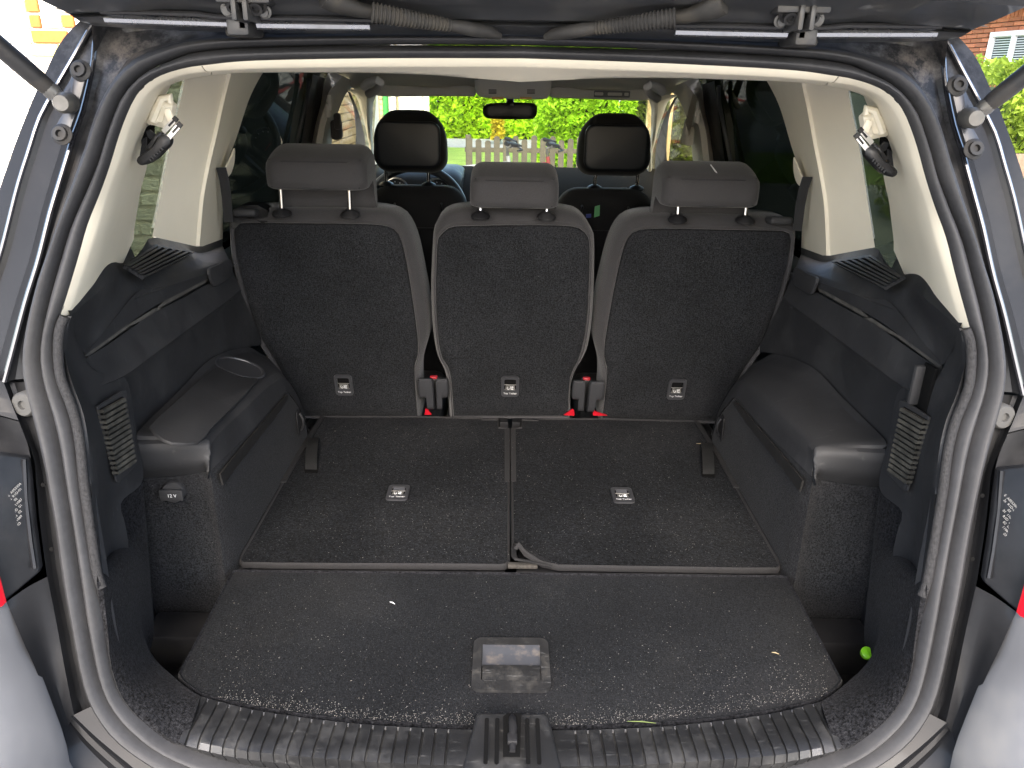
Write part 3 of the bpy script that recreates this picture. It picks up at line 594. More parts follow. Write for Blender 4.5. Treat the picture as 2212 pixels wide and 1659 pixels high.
for sgn in (0, 1):
    g = flip if sgn else (lambda v: v)
    h = mesh('hinge', g(join(rbox(PY(530,60,1.0), (.026, .06, .020), .004), rbox(PY(531,38,.985), (.013, .03, .030), .003), rbox(PY(519,18,.95), (.006, .05, .028), .002), rbox(PY(543,18,.95), (.006, .05, .028), .002), rbox(PY(531,-4,.945), (.06, .03, .012), .003))), mat('grimy_hinge_metal', (.05, .05, .05), .45, .4, dust=(30, .6, (.10, .09, .075))) if not sgn else MATS['grimy_hinge_metal'], gate)
    mesh('hinge_gasket', g(rbox(PY(530,70,1.02), (.034, .05, .012), .004)), gaiter, h)
    for x, y, r in ((508,4,.0075),(556,7,.0075)): mesh('bolt', g(lathe(PY(x, y, .945), (0, -.8, -.6), [(r*1.5, 0), (r*1.5, .003), (r, .004), (r, .012), (r*.6, .012), (r*.5, .008), (.0005, .008)], 12)), struts, h)
    for x, y in ((493,20),(572,24)): mesh('bolt', g(lathe(PY(x, y, .958), (0, -.9, -.3), [(.008, 0), (.008, .002), (.0055, .003), (.005, .006), (.0005, .006)], 16)), steel, h)
    P0 = [PY(x, y, Y) for x, y, Y in ((803,27,.93),(845,34,.935),(890,42,.945),(935,49,.955),(976,55.5,.965))]; P0 = cr(P0, 89); rad = []
    for i in range(89):
        b = .0112-.0038*i/88; rad.append(b*(.84 if i % 4 in (0, 3) else 1.0))
    gt = mesh('wiring_gaiter', g(tube(P0, rad, 16)), gaiter, gate)
    mesh('gaiter_boot', g(tube([PY(x, y, Y) for x, y, Y in ((700,-12,.925),(722,-2,.93),(745,11,.935),(775,21,.942),(803,26,.945))], [.018, .019, .014, .011, .0095], 14, flat=.75)), gaiter, gt)
    mesh('gaiter_boot', g(tube([PY(x, y, Y) for x, y, Y in ((974,55,.965),(1000,60,.97),(1030,65,.98),(1060,71,.99),(1078,78,1.0))], [.0078, .0095, .0095, .009, .005], 14, flat=.8)), gaiter, gt)
# --- roof lining, pillars, glass
def hz(X, Y):
    t = min(1, max(0, (Y-1.15)/.35)); zc = 1.492+.034*t*t*(3-2*t); f = max(0, (Y-2.0)/.95); zc -= .085*f*f
    e = max(0, (abs(X)-.36)/.22); return zc-.032*min(1, e)**2
gr = [[V((X, Y, hz(X, Y))) for X in [k*.0365-.5475 for k in range(31)]] for Y in [1.14+.06*k for k in range(31)]]
mesh('headliner', loft(gr), headl, car)
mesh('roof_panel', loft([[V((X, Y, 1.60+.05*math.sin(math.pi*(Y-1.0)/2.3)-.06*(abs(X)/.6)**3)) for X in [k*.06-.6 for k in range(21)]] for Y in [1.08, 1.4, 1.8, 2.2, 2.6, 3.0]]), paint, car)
CR = [(398,150),(397,184),(370,300),(345,430),(329,511)]; CK = [(503,140),(497,168),(485,216),(470,285),(454,354),(440,430),(431,532)]; CFr = [(580,140),(563,165),(538,215),(510,300),(488,360),(482,430),(481,516)]
cpil = both('middle_pillar_trim', join(patch([[SD(x, y, .02) for x, y in CR], [SD(x, y, .0) for x, y in CR], [SD(x, y, -.028) for x, y in [(a-8, b) for a, b in CK]], [SD(x, y, -.034) for x, y in CK], [SD(x, y, -.028) for x, y in [(a+7, b) for a, b in CK]], [SD(x, y, .01) for x, y in CFr]], 30)), beige, car)
for sgn in (0, 1):
    g = flip if sgn else (lambda v: v)
    bs = mesh('belt_slot', g(plate([SD(x, y, -.018) for x, y in ((505,320),(498,335),(489,355),(481,370),(488,382),(497,374),(504,350))], (.004, -.003, 0), .2, 24)), beige, cpil[sgn])
    b = [SD(x, y, -.03) for x, y in ((477,362),(484,390),(489,425),(491,455),(493,480))]
    mesh('belt_webbing', g(prism([p+V((-.009, 0, 0)) for p in b]+[p+V((.009, .004, 0)) for p in reversed(b)], (0, -.002, 0))), fabric_d, cpil[sgn])
both('quarter_window', prism([SD(x, y, .022) for x, y in ((410,140),(322,560),(225,620),(290,140))], SN*-.004), g_priv, car, smooth=False)
both('rear_door_window', prism([SD(x, y, .02) for x, y in ((712,150),(500,140),(440,540),(655,540))], SN*-.004), g_door, car, smooth=False)
both('front_door_window', prism([SD(x, y, .02) for x, y in ((702,150),(815,170),(800,420),(670,450))], SN*-.004), g_side, car, smooth=False)
both('door_frame', patch([[SD(x, y, .012) for x, y in ((676,160),(664,230),(650,312),(632,420))], [SD(x, y, .006) for x, y in ((690,165),(683,225),(668,285),(650,400))], [SD(x, y, .012) for x, y in ((705,170),(697,225),(688,262),(668,400))]], 16, 3), lampb, car)
both('door_frame_edge', tube([SD(x, y, .004) for x, y in ((667,172),(664,210),(652,262),(640,312),(620,400))], .006, 8), paint_lid, car)
BPo = [(712,150),(700,182),(693,225),(683,262),(673,312),(655,420)]; BPi = [(772,180),(750,199),(737,225),(724,262),(716,312),(700,420)]
bpl = both('door_pillar_trim', patch([[SD(x, y, .01) for x, y in BPo], [SD((x+a)/2, (y+b)/2, -.03) for (x, y), (a, b) in zip(BPo, BPi)], [SD(x, y, .005) for x, y in BPi]], 24, 4), headl, car)
for sgn in (0, 1):
    g = flip if sgn else (lambda v: v)
    mesh('belt_height_slider', g(join(rbox(SD(713,222,-.034), (.012, .03, .045), .005), rbox(SD(710,238,-.036), (.014, .035, .04), .006))), headl, bpl[sgn])
    mesh('belt_guide', g(join(rbox(SD(727,280,-.04), (.03, .06, .06), .01), rbox(SD(729,262,-.04), (.02, .03, .05), .008))), headl if sgn else fabric, bpl[sgn])
    if sgn: mesh('belt_webbing', flip(prism([SD(x, y, -.045) for x, y in ((712,195),(722,190),(736,262),(744,300),(730,300),(722,262))], (0, -.002, 0))), mat('beige_webbing', (.4, .36, .28), .8), bpl[sgn])
APo = [((745,192),2.75),((770,207),2.85),((780,237),2.95),((787,262),3.05),((793,292),3.15),((799,332),3.3),((796,400),3.5)]; APi = [((822,196),2.9),((812,206),2.92),((806,225),2.98),((805,250),3.05),((804,275),3.15),((806,330),3.3),((812,400),3.5)]
both('windscreen_pillar_trim', patch([[PY(*p, Y+.12) for p, Y in APo], [PY(*p, Y) for p, Y in APo], [PY((p[0]+q[0])/2, (p[1]+q[1])/2, Y-.05) for (p, Y), (q, _) in zip(APo, APi)], [PY(*p, Y) for p, Y in APi]], 24, 3), beige, car)
both('front_door_frame', patch([[SD(x, y, .012) for x, y in ((750,196),(763,230),(768,270),(768,312),(755,420))], [SD(x, y, .004) for x, y in ((757,200),(772,235),(783,275),(790,320),(790,420))]], 16), lampb, car)
ws = [V((-.56, 2.93, 1.425)), V((.56, 2.93, 1.425)), V((.74, 3.75, 1.02)), V((-.74, 3.75, 1.02))]
mesh('windscreen', prism(ws, (0, .004, .006)), g_ws, car, smooth=False)
mesh('windscreen_header', rbox((0, 2.93, 1.455), (1.1, .06, .05), .015), headl, car)
for sgn in (0, 1):
    g = flip if sgn else (lambda v: v)
    vis = mesh('sun_visor', g(plate([PY(x, y, 2.84) for x, y in ((814,187),(830,185),(960,190),(985,186),(1018,186),(1026,190),(1028,203),(1022,208),(960,208),(816,207))], (0, -.018, .002), .2, 60)), headl, car)
    if sgn:
        c = mx(PY(893,196,2.818))
        mesh('warning_label', prism([c+V((a, 0, b)) for a, b in rrect(.125, .022, .004)], (0, -.001, 0)), grey_print, vis)
        for k, ww in ((-.045, .03), (.01, .05), (.05, .015)): mesh('label_mark', prism([c+V((k+a, -.0012, b)) for a, b in rrect(ww, .010, .003)], (0, -.0006, 0)), headl, vis)
    gp = [PY(x, y, Y) for x, y, Y in ((787,187,2.36),(798,177,2.33),(813,173,2.3),(822,177,2.3),(818,189,2.34),(806,198,2.42),(797,202,2.5))]
    mesh('grab_handle', g(tube(cr(gp, 20), [.013]*3+[.011]*14+[.013]*3, 10)), headl, car)
con = mesh('overhead_console', plate([PY(x, y, 2.74) for x, y in ((1034,168),(1102,172),(1180,172),(1190,180),(1186,205),(1172,214),(1100,213),(1042,210),(1030,202),(1026,180))], (0, -.03, 0), .2, 40), headl, car)
for sx in (1064,1147):
    for k in range(4): mesh('vent_slit', rbox(PY(sx, 194+k*2.6, 2.709), (.026, .004, .0022), 0), blacks, con)
mesh('reading_lamp', rbox(PY(1075,212,2.72), (.04, .02, .008), .002), mat('amber_lamp', (.8, .45, .12), .3), con); mesh('reading_lamp', rbox(PY(1136,212,2.72), (.04, .02, .008), .002), MATS['amber_lamp'], con)
mir = mesh('rear_view_mirror', plate([PY(x, y, 2.82) for x, y in ((1046,228),(1060,223),(1100,221),(1145,222),(1158,226),(1160,238),(1156,252),(1140,257),(1062,256),(1046,250),(1043,238)) ], (0, -.025, 0), .2, 40), blacks, car)
mesh('mirror_stem', tube([PY(1102,224,2.84), PY(1102,212,2.88), PY(1102,200,2.9)], .014, 10), blacks, mir)
mesh('mirror_clip', rbox(PY(1106,226,2.79), (.014, .004, .008), .002), steel, mir)
# --- dashboard, wheel, doors, floor
dpr = [(3.0, .55), (3.0, .85), (2.98, 1.0), (3.03, 1.06), (3.15, 1.10), (3.4, 1.13), (3.75, 1.09), (3.8, .6)]
mesh('dashboard', loft([[V((x, y, z)) for y, z in dpr] for x in [k*.1-.7 for k in range(15)]], closed=False), mat('dashboard_foam', (.032, .029, .026), .85, 0, .0, bump=(500, .3, .001)), car)
dash = bpy.data.objects['dashboard']
hood = mesh('instrument_hood', bun([(3.04, 1.04), (3.03, 1.09), (3.06, 1.13), (3.16, 1.15), (3.3, 1.14), (3.3, 1.05)], -.56, -.19, .05), blacks, dash)
for gx in (-.445, -.285):
    gd = mesh('gauge', lathe((gx, 3.02, 1.062), (0, -1, .25), [(.058, 0), (.058, .012), (.052, .014), (.050, .006), (.001, .006)], 32), bright_steel, dash)
    mesh('gauge_face', disc((gx, 3.014, 1.0635), (0, -1, .25), .050, .002, 28), blacks, gd)
    for k in range(11):
        a = R(-130+26*k); d = V((math.sin(a), 0, math.cos(a))); mesh('gauge_tick', rbox(V((gx, 3.008, 1.064))+d*.042, (.004, .002, .004), 0), white_print, gd)
    mesh('gauge_needle', rbox((gx-.012, 3.006, 1.056), (.003, .002, .035), 0), red, gd)
wc = V((-.355, 2.86, 1.0)); wn = V((0, -.9, .42)).normalized(); wa = V((1, 0, 0)); wb = wn.cross(wa)
whl = mesh('steering_wheel', tube([wc+(wa*math.cos(t)+wb*math.sin(t))*.185 for t in [2*math.pi*k/48 for k in range(49)]], .0155, 10, cap=False), mat('wheel_leather', (.05, .05, .052), .3), car)
mesh('wheel_spoke', join(tube([wc, wc+wa*.18], [.03, .014], 8), tube([wc, wc-wa*.18], [.03, .014], 8), tube([wc, wc-wb*.18], [.03, .014], 8)), steel, whl)
mesh('wheel_boss', lathe(wc-wn*.01, wn, [(.075, 0), (.075, .03), (.06, .045), (.001, .05)], 28), blacks, whl)
for sgn in (0, 1):
    g = flip if sgn else (lambda v: v)
    mesh('dash_air_vent', g(join(annulus(onp(rrect(.11, .07, .02), (-.60, 2.985, 1.03), (1, 0, 0), (0, 0, 1)), onp(rrect(.096, .056, .016), (-.60, 2.985, 1.03), (1, 0, 0), (0, 0, 1)), (0, -.012, 0)))), steel, dash)
    mesh('door_panel', g(join(loft([[V((-.70, y, z)) for y in (1.38, 2.3, 3.0, 3.8)] for z in (.35, .8, .98)]+[[V((-.655, y, 1.0)) for y in (1.38, 2.3, 3.0, 3.8)], [V((-.66, y, 1.05)) for y in (1.38, 2.3, 3.0, 3.8)], [V((-.70, y, 1.08)) for y in (1.38, 2.3, 3.0, 3.8)]]))), blackp, car)
    mesh('door_handle_trim', g(join(rbox((-.648, 2.25, 1.02), (.012, .16, .025), .006), rbox((-.648, 3.0, 1.02), (.012, .16, .025), .006))), steel, car)
    # painted outside of the car, below and between the windows
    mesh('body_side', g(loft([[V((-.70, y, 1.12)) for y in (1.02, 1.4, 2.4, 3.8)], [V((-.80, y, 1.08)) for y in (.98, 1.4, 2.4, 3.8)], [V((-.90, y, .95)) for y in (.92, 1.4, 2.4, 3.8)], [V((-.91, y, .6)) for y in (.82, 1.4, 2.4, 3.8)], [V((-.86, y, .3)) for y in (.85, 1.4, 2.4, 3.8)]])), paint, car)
    mesh('roof_rail_panel', g(loft([[V((-.44, y, 1.585)) for y in (1.04, 1.6, 2.3, 3.0)], [V((-.525, y, 1.53)) for y in (1.03, 1.6, 2.3, 3.0)], [V((-.545, y, 1.485)) for y in (1.06, 1.6, 2.3, 3.05)]])), paint, car)
mesh('cabin_floor', join(rbox((0, 2.6, .33), (1.5, 2.4, .04), 0), rbox((0, 1.3, .42), (1.3, 1.0, .06), 0), rbox((0, .62, .35), (1.6, .3, .4), .02)), blacks, car)
mesh('bonnet', loft([[V((x, y, z-.1*(x/.75)**2)) for x in [k*.15-.75 for k in range(11)]] for y, z in ((3.7, 1.02), (4.1, .95), (4.5, .84), (4.62, .6))]), paint, car)
for sx in (-1, 1):
    for y in (1.35, 4.0):
        wh = mesh('wheel', lathe((sx*.72, y, .32), (sx, 0, 0), [(.19, 0), (.31, .0), (.32, .03), (.32, .17), (.30, .2), (.2, .2)], 32), blacks, car)
        mesh('rim', lathe((sx*.86, y, .32), (sx, 0, 0), [(.2, .0), (.2, .03), (.17, .02), (.05, .045), (.001, .045)], 20), steel, wh)

# ================================================================ seats of the second row
SIDE_P = [((655,899),(643,899)),((600,790),(590,790)),((553,708),(545,708)),((515,573),(505,575)),((505,500),(498,497)),((510,486),(499,470)),((525,482),(512,455)),((578,482),(578,450)),((670,483),(670,449)),((766,484),(766,450)),((823,487),(815,452)),((848,494),(850,460)),((863,511),(873,477)),((875,553),(893,517)),((885,608),(909,585)),((895,675),(924,670)),((902,733),(926,722)),((902,768),(917,760)),((895,793),(908,792)),((896,826),(907,826)),((902,899),(910,899))]
MID_P = [((980,899),(972,899)),((975,825),(966,825)),((968,793),(960,797)),((955,773),(946,768)),((947,733),(937,722)),((942,663),(932,653)),((942,600),(932,590)),((945,525),(935,528)),((953,508),(938,492)),((965,496),(949,470)),((980,490),(975,454)),((1040,488),(1040,447)),((1106,487),(1106,446)),((1170,487),(1170,448)),((1229,489),(1226,455)),((1256,496),(1255,465)),((1268,510),(1276,490)),((1273,525),(1283,515)),((1273,590),(1283,588)),((1270,663),(1280,663)),((1266,708),(1275,715)),((1258,750),(1266,757)),((1248,780),(1247,790)),((1237,800),(1237,812)),((1230,830),(1232,840)),((1227,899),(1231,899))]
SDIR = V((0, STN.y, STN.z))
def tether(root, c, ex, ey, folded=False):
    """anchor cover with its icon and lettering; c = middle, ex across, ey up"""
    ex, ey = V(ex).normalized(), V(ey).normalized(); n = ex.cross(ey).normalized()
    out = rrect(.046, .064, .009); inn = rrect(.030, .034, .004)
    tc = mesh('tether_cover', annulus(onp(out, c, ex, ey), onp(inn, V(c)+ey*.006, ex, ey), n*.004), tether_frame, root)
    mesh('anchor_niche', prism(onp(rrect(.031, .036, .004), V(c)+ey*.006, ex, ey), n*.0008), MATS['vent_black'], tc)
    mesh('anchor_bar', tube([V(c)+ex*-.016+ey*.006+n*.003, V(c)+ex*.016+ey*.006+n*.003], .0011, 8), steel, tc)
    if folded: mesh('niche_back', prism(onp(rrect(.024, .018, .002), V(c)+ey*.0125, ex, ey), n*.002), mat('niche_sheen', (.07, .072, .08), .35) if 'niche_sheen' not in MATS else MATS['niche_sheen'], tc)
    mesh('icon_flap', prism([V(c)+ex*a+ey*b for a, b in ((-.011, .003), (.011, .003), (.013, -.011), (-.013, -.011))], n*.0032), icon_m, tc)
    k = n*.0036; q = lambda a, b: V(c)+ex*a+ey*(b-.004)+k
    ic = join(tube([q(-.007, .004), q(-.008, -.001), q(-.005, -.005), q(-.002, -.003), q(-.003, .001)], .0007, 5), tube([q(.001, .005), q(.002, -.003), q(.008, -.004)], .0009, 5), tube([q(.003, .002), q(.007, .000)], .0007, 5), tube([q(.004, .005), q(.008, .003)], .0007, 5))
    mesh('tether_icon', ic, white_print, tc)
    text('tether_lettering', 'Top Tether', V(c)+ey*-.0205+n*.0044, ex, ey, .0072, white_print, tc)
def headrest(root, x0, x1, Y, zt, posts, zc):
    pr = [(Y, zt-.052), (Y-.001, zt-.004), (Y+.018, zt+.012), (Y+.06, zt+.026), (Y+.11, zt+.03), (Y+.145, zt+.01), (Y+.155, zt-.05), (Y+.15, zt-.115), (Y+.128, zt-.125), (Y+.112, zt-.10), (Y+.105, zt-.06), (Y+.07, zt-.056), (Y+.03, zt-.056)]
    h = mesh('headrest', bun(pr, x0, x1, .028), fabric, root, ang=60)
    xm = (x0+x1)/2; hw = (x1-x0)/2-.012
    mesh('seam', tube([(x0+.006, Y+.06, zt+.012), (xm-hw, Y+.012, zt+.0045), (xm-hw*.7, Y+.0035, zt+.0015), (xm+hw*.7, Y+.0035, zt+.0015), (xm+hw, Y+.012, zt+.0045), (x1-.006, Y+.06, zt+.012)], .0016, 6), fabric_d, h)
    mesh('piping', tube([(x0+.014, Y+.004, zt-.05), (xm, Y+.001, zt-.0535), (x1-.014, Y+.004, zt-.05)], .0022, 6), fabric_d, h)
    for px in posts:
        mesh('headrest_post', tube([(px, Y+.05, zt-.06), (px, Y+.045, zc-.01)], .0052, 14), chrome, h)
        mesh('post_collar', lathe((px, Y+.045, zc-.004), (0, -.2, 1), [(.021, 0), (.0215, .004), (.018, .008), (.010, .012), (.008, .014), (.0055, .015)], 24), blacks, h)
def seat(label, pairs, mir, hr, lever, thb=.10, teth=None, center_x=None):
    f = (lambda p: mx(p)) if mir else (lambda p: p)
    g = flip if mir else (lambda vf: vf)
    ca = [f(SB(*c, 0)) for c, o in pairs]; ou = [f(SB(*o, .035)) for c, o in pairs]
    base = sum((p for p in (ca[0], ca[-1])), V())/2
    s = thing('rear_seat', label, 'car seat', (base.x, base.y+.1, .5), 'rear row car seats')
    N = 90
    cc, oo = cr(ca, N), cr(ou, N)
    edge = [a+(b-a)*.30+V((0, -.030*.3-.006, 0)) for a, b in zip(cc, oo)]
    e1 = [a+(b-a)*.06+V((0, -.004, 0)) for a, b in zip(cc, oo)]
    mid_ = [a+(b-a)*.72+V((0, -.011, .001)) for a, b in zip(cc, oo)]
    n = len(oo); ctr = sum(oo, V())/n
    fo = []
    for p in oo: fo.append(p+V((0, thb, 0)))
    fr = [p+V(((ctr.x-p.x)*.12, thb+.03, (ctr.z-p.z)*.08)) for p in oo]
    mesh('backrest', g(loft([[f(q) for q in r] for r in ([p+V((0, .004, 0)) for p in cc], e1, edge, mid_, oo, [p+V((0, thb*.5, 0)) for p in oo], fo, fr)]+[[f(sum(fr, V())/n)]*n], closed=True)), fabric, s, ang=35)
    # carpeted back, gently crowned
    rows = []; cpt = sum(cc, V())/n
    for k in (1, .985, .9, .6, .3, 0): rows.append([f(cpt+(p-cpt)*k+V((0, -.0025 if k < 1 else .003, 0))) for p in cc])
    mesh('carpet_back', g(loft(rows, closed=True)), carpet, s, ang=60)
    mesh('seat_cushion', rbox((base.x, base.y+.31, .50), (.38, .50, .14), .04, 3), fabric_d, s)
    x0, x1, Y, zt, posts, zc = hr; headrest(s, x0, x1, Y, zt, posts, zc)
    if lever:
        lv = [f(p) for p in (PY(507,452,1.735), PY(520,444,1.735), PY(556,443,1.735), PY(566,449,1.735), PY(578,455,1.735), PY(578,480,1.722), PY(566,482,1.72), PY(560,475,1.722), PY(520,478,1.722), PY(505,495,1.715), PY(499,485,1.715), PY(499,465,1.72))]
        l = mesh('release_lever_housing', g(prism(lv, (0, .05, .0))), blacks, s)
        mesh('release_lever', rbox(f(PY(534,459,1.725)), (.052, .05, .018), .008, 3, Matrix.Rotation(R(-8), 3, 'X')), blackp, l)
    tether(s, f(SB(*teth, -.0035)), (1, 0, 0), ST)
    return s
pxs = lambda x, y, Y: PY(x, y, Y)
HY = 1.655
zc = SB(680,450,.05).z
hrL = (pxs(569,380,HY).x, pxs(790,380,HY).x, HY, pxs(680,352,HY).z, [pxs(607,420,1.705).x, pxs(755,425,1.705).x], zc)
sL = seat('grey and black rear seat nearest the compartment lid and 12 V socket side', SIDE_P, False, hrL, True, teth=(743,831))
zc2 = SB(1106,448,.05).z
hrM = (pxs(1014,400,HY).x, pxs(1209,400,HY).x, HY, pxs(1106,393,HY).z, [pxs(1038,450,1.705).x, pxs(1181,450,1.705).x], zc2-.008)
sM = seat('grey and black middle rear seat, narrow, with its headrest pushed lowest', MID_P, False, hrM, False, teth=(1102,834))
hrR = (pxs(1436,380,HY).x, pxs(1651,380,HY).x, HY, pxs(1550,391,HY).z, [pxs(1465,445,1.705).x, pxs(1611,450,1.705).x], SB(1540,463,.05).z)
sR = seat('grey and black rear seat with lint on its headrest, beside the plain boot wall', SIDE_P, True, hrR, True, teth=(743,831))
mesh('lint_tuft', tube([(hrR[1]-.10, HY+.06, hrR[3]+.027), (hrR[1]-.097, HY+.03, hrR[3]+.017), (hrR[1]-.09, HY+.012, hrR[3]+.006)], [.0012, .002, .0008], 6), white_print, bpy.data.objects[sR.children[3].name] if False else sR)
# hinge covers, red release markers and belt buckles between the seats
def hinge_cover(x, y, s, w_):
    c = SB(x, y, -.004); p = [(-.5, .028), (-.42, .036), (.4, .036), (.5, .028), (.5, -.06), (.06, -.06), (.06, -.024), (-.42, -.022), (-.5, -.016)]
    poly = [c+V((a*w_*s, 0, 0))+ST*b for a, b in p]
    mesh('hinge_cover', join(plate(poly, (0, -.020, .003), .16)), tether_frame, hroot)
for seat_, lst in ((sL, [((921,841), 1, .040)]), (sM, [((956,841), -1, .032), ((1249,845), 1, .034)]), (sR, [((1287,847), -1, .040)])):
    hroot = seat_
    for (x, y), s, w_ in lst: hinge_cover(x, y, s, w_)
for root, a in ((sL, [(917,896),(919,883),(924,885),(932,896)]), (sM, [(1218,897),(1236,884),(1240,886),(1241,898)]), (sR, [(1281,898),(1281,884),(1286,889),(1312,898)])):
    mesh('red_release_marker', prism([SB(x, y, -.010) for x, y in a], (0, .006, 0)), red, root)
for (x, y), lb in (((937,811), 'red seat belt buckle in the gap beside the narrow middle seat, nearer the steering wheel'), ((1267,814), 'red seat belt buckle in the gap beside the middle seat, nearer the plain boot wall')):
    c = SB(x, y, .06); b = thing('belt_buckle', lb, 'belt buckle', c-V((0, 0, .08)), 'belt buckles between the rear seats')
    mesh('buckle_body', rbox(c-V((0, 0, .045)), (.026, .02, .08), .004), blacks, b)
    mesh('red_button', rbox(c+V((0, -.002, -.006)), (.020, .014, .012), .003), red, b)
# ================================================================ front seats
def front_seat(label, mir, extra=False):
    g = flip if mir else (lambda v: v); s = thing('front_seat', label, 'car seat', ((1 if mir else -1)*.35, 2.75, .35), 'front car seats')
    a = PY(803,300,2.58); b = PY(963,300,2.58); x0, x1 = a.x, b.x; xm = (x0+x1)/2; zt = PY(880,240,2.58).z; zb = PY(880,366,2.58).z; zsh = PY(905,403,2.58).z
    xs_ = lambda k: xm+(x1-x0)*.5*k
    pr = [(2.58, zb), (2.565, zb+.03), (2.57, zt-.05), (2.60, zt-.005), (2.64, zt), (2.68, zt-.04), (2.70, zb+.05), (2.68, zb-.01), (2.63, zb-.015)]
    hv = bun(pr, x0, x1, .05); hv = ([V((xm+(v.x-xm)*(1-.22*max(0, (v.z-zb-.05)/(zt-zb-.05))**3), v.y, v.z-.012*(abs(v.x-xm)/(x1-xm))**3*(v.z > (zb+zt)/2))) for v in hv[0]], hv[1])
    h = mesh('headrest', g(hv), mat('black_headrest_cloth', (.008, .0083, .009), .8, sheen=.1) if not mir else MATS['black_headrest_cloth'], s, ang=60)
    o = [V((xm+p, 2.568, zb+(zt-zb)*.44+q)) for p, q in rrect(.205, .142, .03, 7)]
    mesh('headrest_shell', g(plate(o, (0, -.012, .0), .25)), mat('satin_black_shell', (.006, .0085, .0125), .42, 0, .4) if not mir else MATS['satin_black_shell'], h)
    for px in (833, 925):
        x = PY(px,385,2.62).x
        mesh('headrest_post', g(tube([(x, 2.63, zb), (x, 2.63, zsh-.02)], .0062, 12)), chrome, h)
        mesh('post_collar', g(lathe((x, 2.63, zsh-.004), (0, -.2, 1), [(.024, 0), (.024, .005), (.012, .012), (.006, .014)], 20)), blacks, h)
    xa, xb = PY(798,450,2.6).x, PY(1008,450,2.6).x
    pr2 = [(2.42, .50), (2.47, .75), (2.53, 1.0), (2.555, zsh-.06), (2.575, zsh-.012), (2.63, zsh), (2.70, zsh-.03), (2.70, .95), (2.66, .7), (2.62, .50)]
    mesh('backrest', g(bun(pr2, xa, xb, .075)), fabric_d, s, ang=60)
    mesh('seat_cushion', g(rbox((xm, 2.86, .47), (.50, .52, .16), .05, 3)), fabric_d, s)
    zp = PY(905,470,2.54).z
    mesh('map_pocket', g(plate([V((xm+p, 2.518-.09*(zp-.16-z_)*0, z_)) for p, z_ in ((-.19, zp-.02), (-.1, zp-.028), (.1, zp-.028), (.19, zp-.02), (.19, zp-.3), (-.19, zp-.3))], (0, -.02, 0), .2)), fabric_d, s)
    for px, py in ((853,440), (953,440) if mir else (953,440)):
        c = PY(px, py, 2.54); mesh('bag_hook', g(tube([c, c+V((0, -.02, -.002)), c+V((.002, -.026, -.012)), c+V((.003, -.02, -.02))], .004, 8)), blacks, s)
    return s
fL = front_seat('black front seat in front of the steering wheel and dials', False)
fR = front_seat('black front seat with a green tag in its back pocket', True)
gt_ = mesh('paper_tag', prism([PY(x, y, 2.46) for x, y in ((1285,446),(1296,443),(1295,466),(1283,470))], (0, .002, 0)), mat('green_card', (.12, .4, .16), .6), None)
setp(gt_, 'small green paper tag sticking out of the front seat pocket', 'tag')
bt_ = mesh('plastic_tag', prism([PY(x, y, 2.455) for x, y in ((1266,463),(1277,462),(1277,470),(1266,471))], (0, .004, 0)), mat('blue_plastic', (.02, .035, .25), .4), None)
setp(bt_, 'tiny blue plastic tag beside the green one at the seat pocket', 'tag')
# ================================================================ folded third row seats = the carpeted load floor
FZ = .640
def zf(x, y, o=0): return PZ(x, y, FZ+o)
PL = [(1102,926),(1102,1080),(1102,1212),(1094,1220),(1080,1222),(1000,1221),(800,1220),(600,1219),(523,1217),(516,1210),(520,1197),(553,1140),(608,1043),(640,982),(693,899),(760,899),(900,899),(1041,903),(1043,906),(1078,906),(1079,923)]
def offs(poly, d):
    P_ = [V(p) for p in poly]; n = len(P_); out = []
    for i in range(n):
        a, b = (P_[i]-P_[i-1]).normalized(), (P_[(i+1) % n]-P_[i]).normalized(); t = (a+b).normalized(); out.append(P_[i]+V((-t.y, t.x, 0))*d)
    return out
def floor_panel(root, poly, name, m, rim_m, w_=.005, thick=.010, curl=None):
    P_ = [V(p) for p in poly]
    area = sum(p.x*q.y-q.x*p.y for p, q in zip(P_, P_[1:]+P_[:1])); sg = 1 if area > 0 else -1
    i1 = offs(P_, sg*w_); i2 = offs(P_, sg*w_*1.2)
    up1 = V((0, 0, 1))
    if curl: P_, i1, i2 = [[curl(p) for p in c] for c in (P_, i1, i2)]
    mesh('edge_binding', loft([[p-up1*thick for p in P_], [p-up1*.004 for p in P_], [p+up1*.001 for p in offs(P_, sg*.0015)], [p+up1*.002 for p in offs(P_, sg*w_*.5)], i1, [p-up1*.003 for p in i2]], closed=True), rim_m, root, ang=50)
    c = V((sum(p.x for p in i1)/len(i1), sum(p.y for p in i1)/len(i1), FZ))
    bm = bmesh.new(); vs = [bm.verts.new(p-up1*.0012) for p in i1]; f = bm.faces.new(vs); bmesh.ops.triangulate(bm, faces=[f]); bm.verts.index_update()
    vf = ([v.co.copy() for v in bm.verts], [tuple(v.index for v in q.verts) for q in bm.faces]); bm.free()
    return mesh(name, vf, m, root, smooth=False)
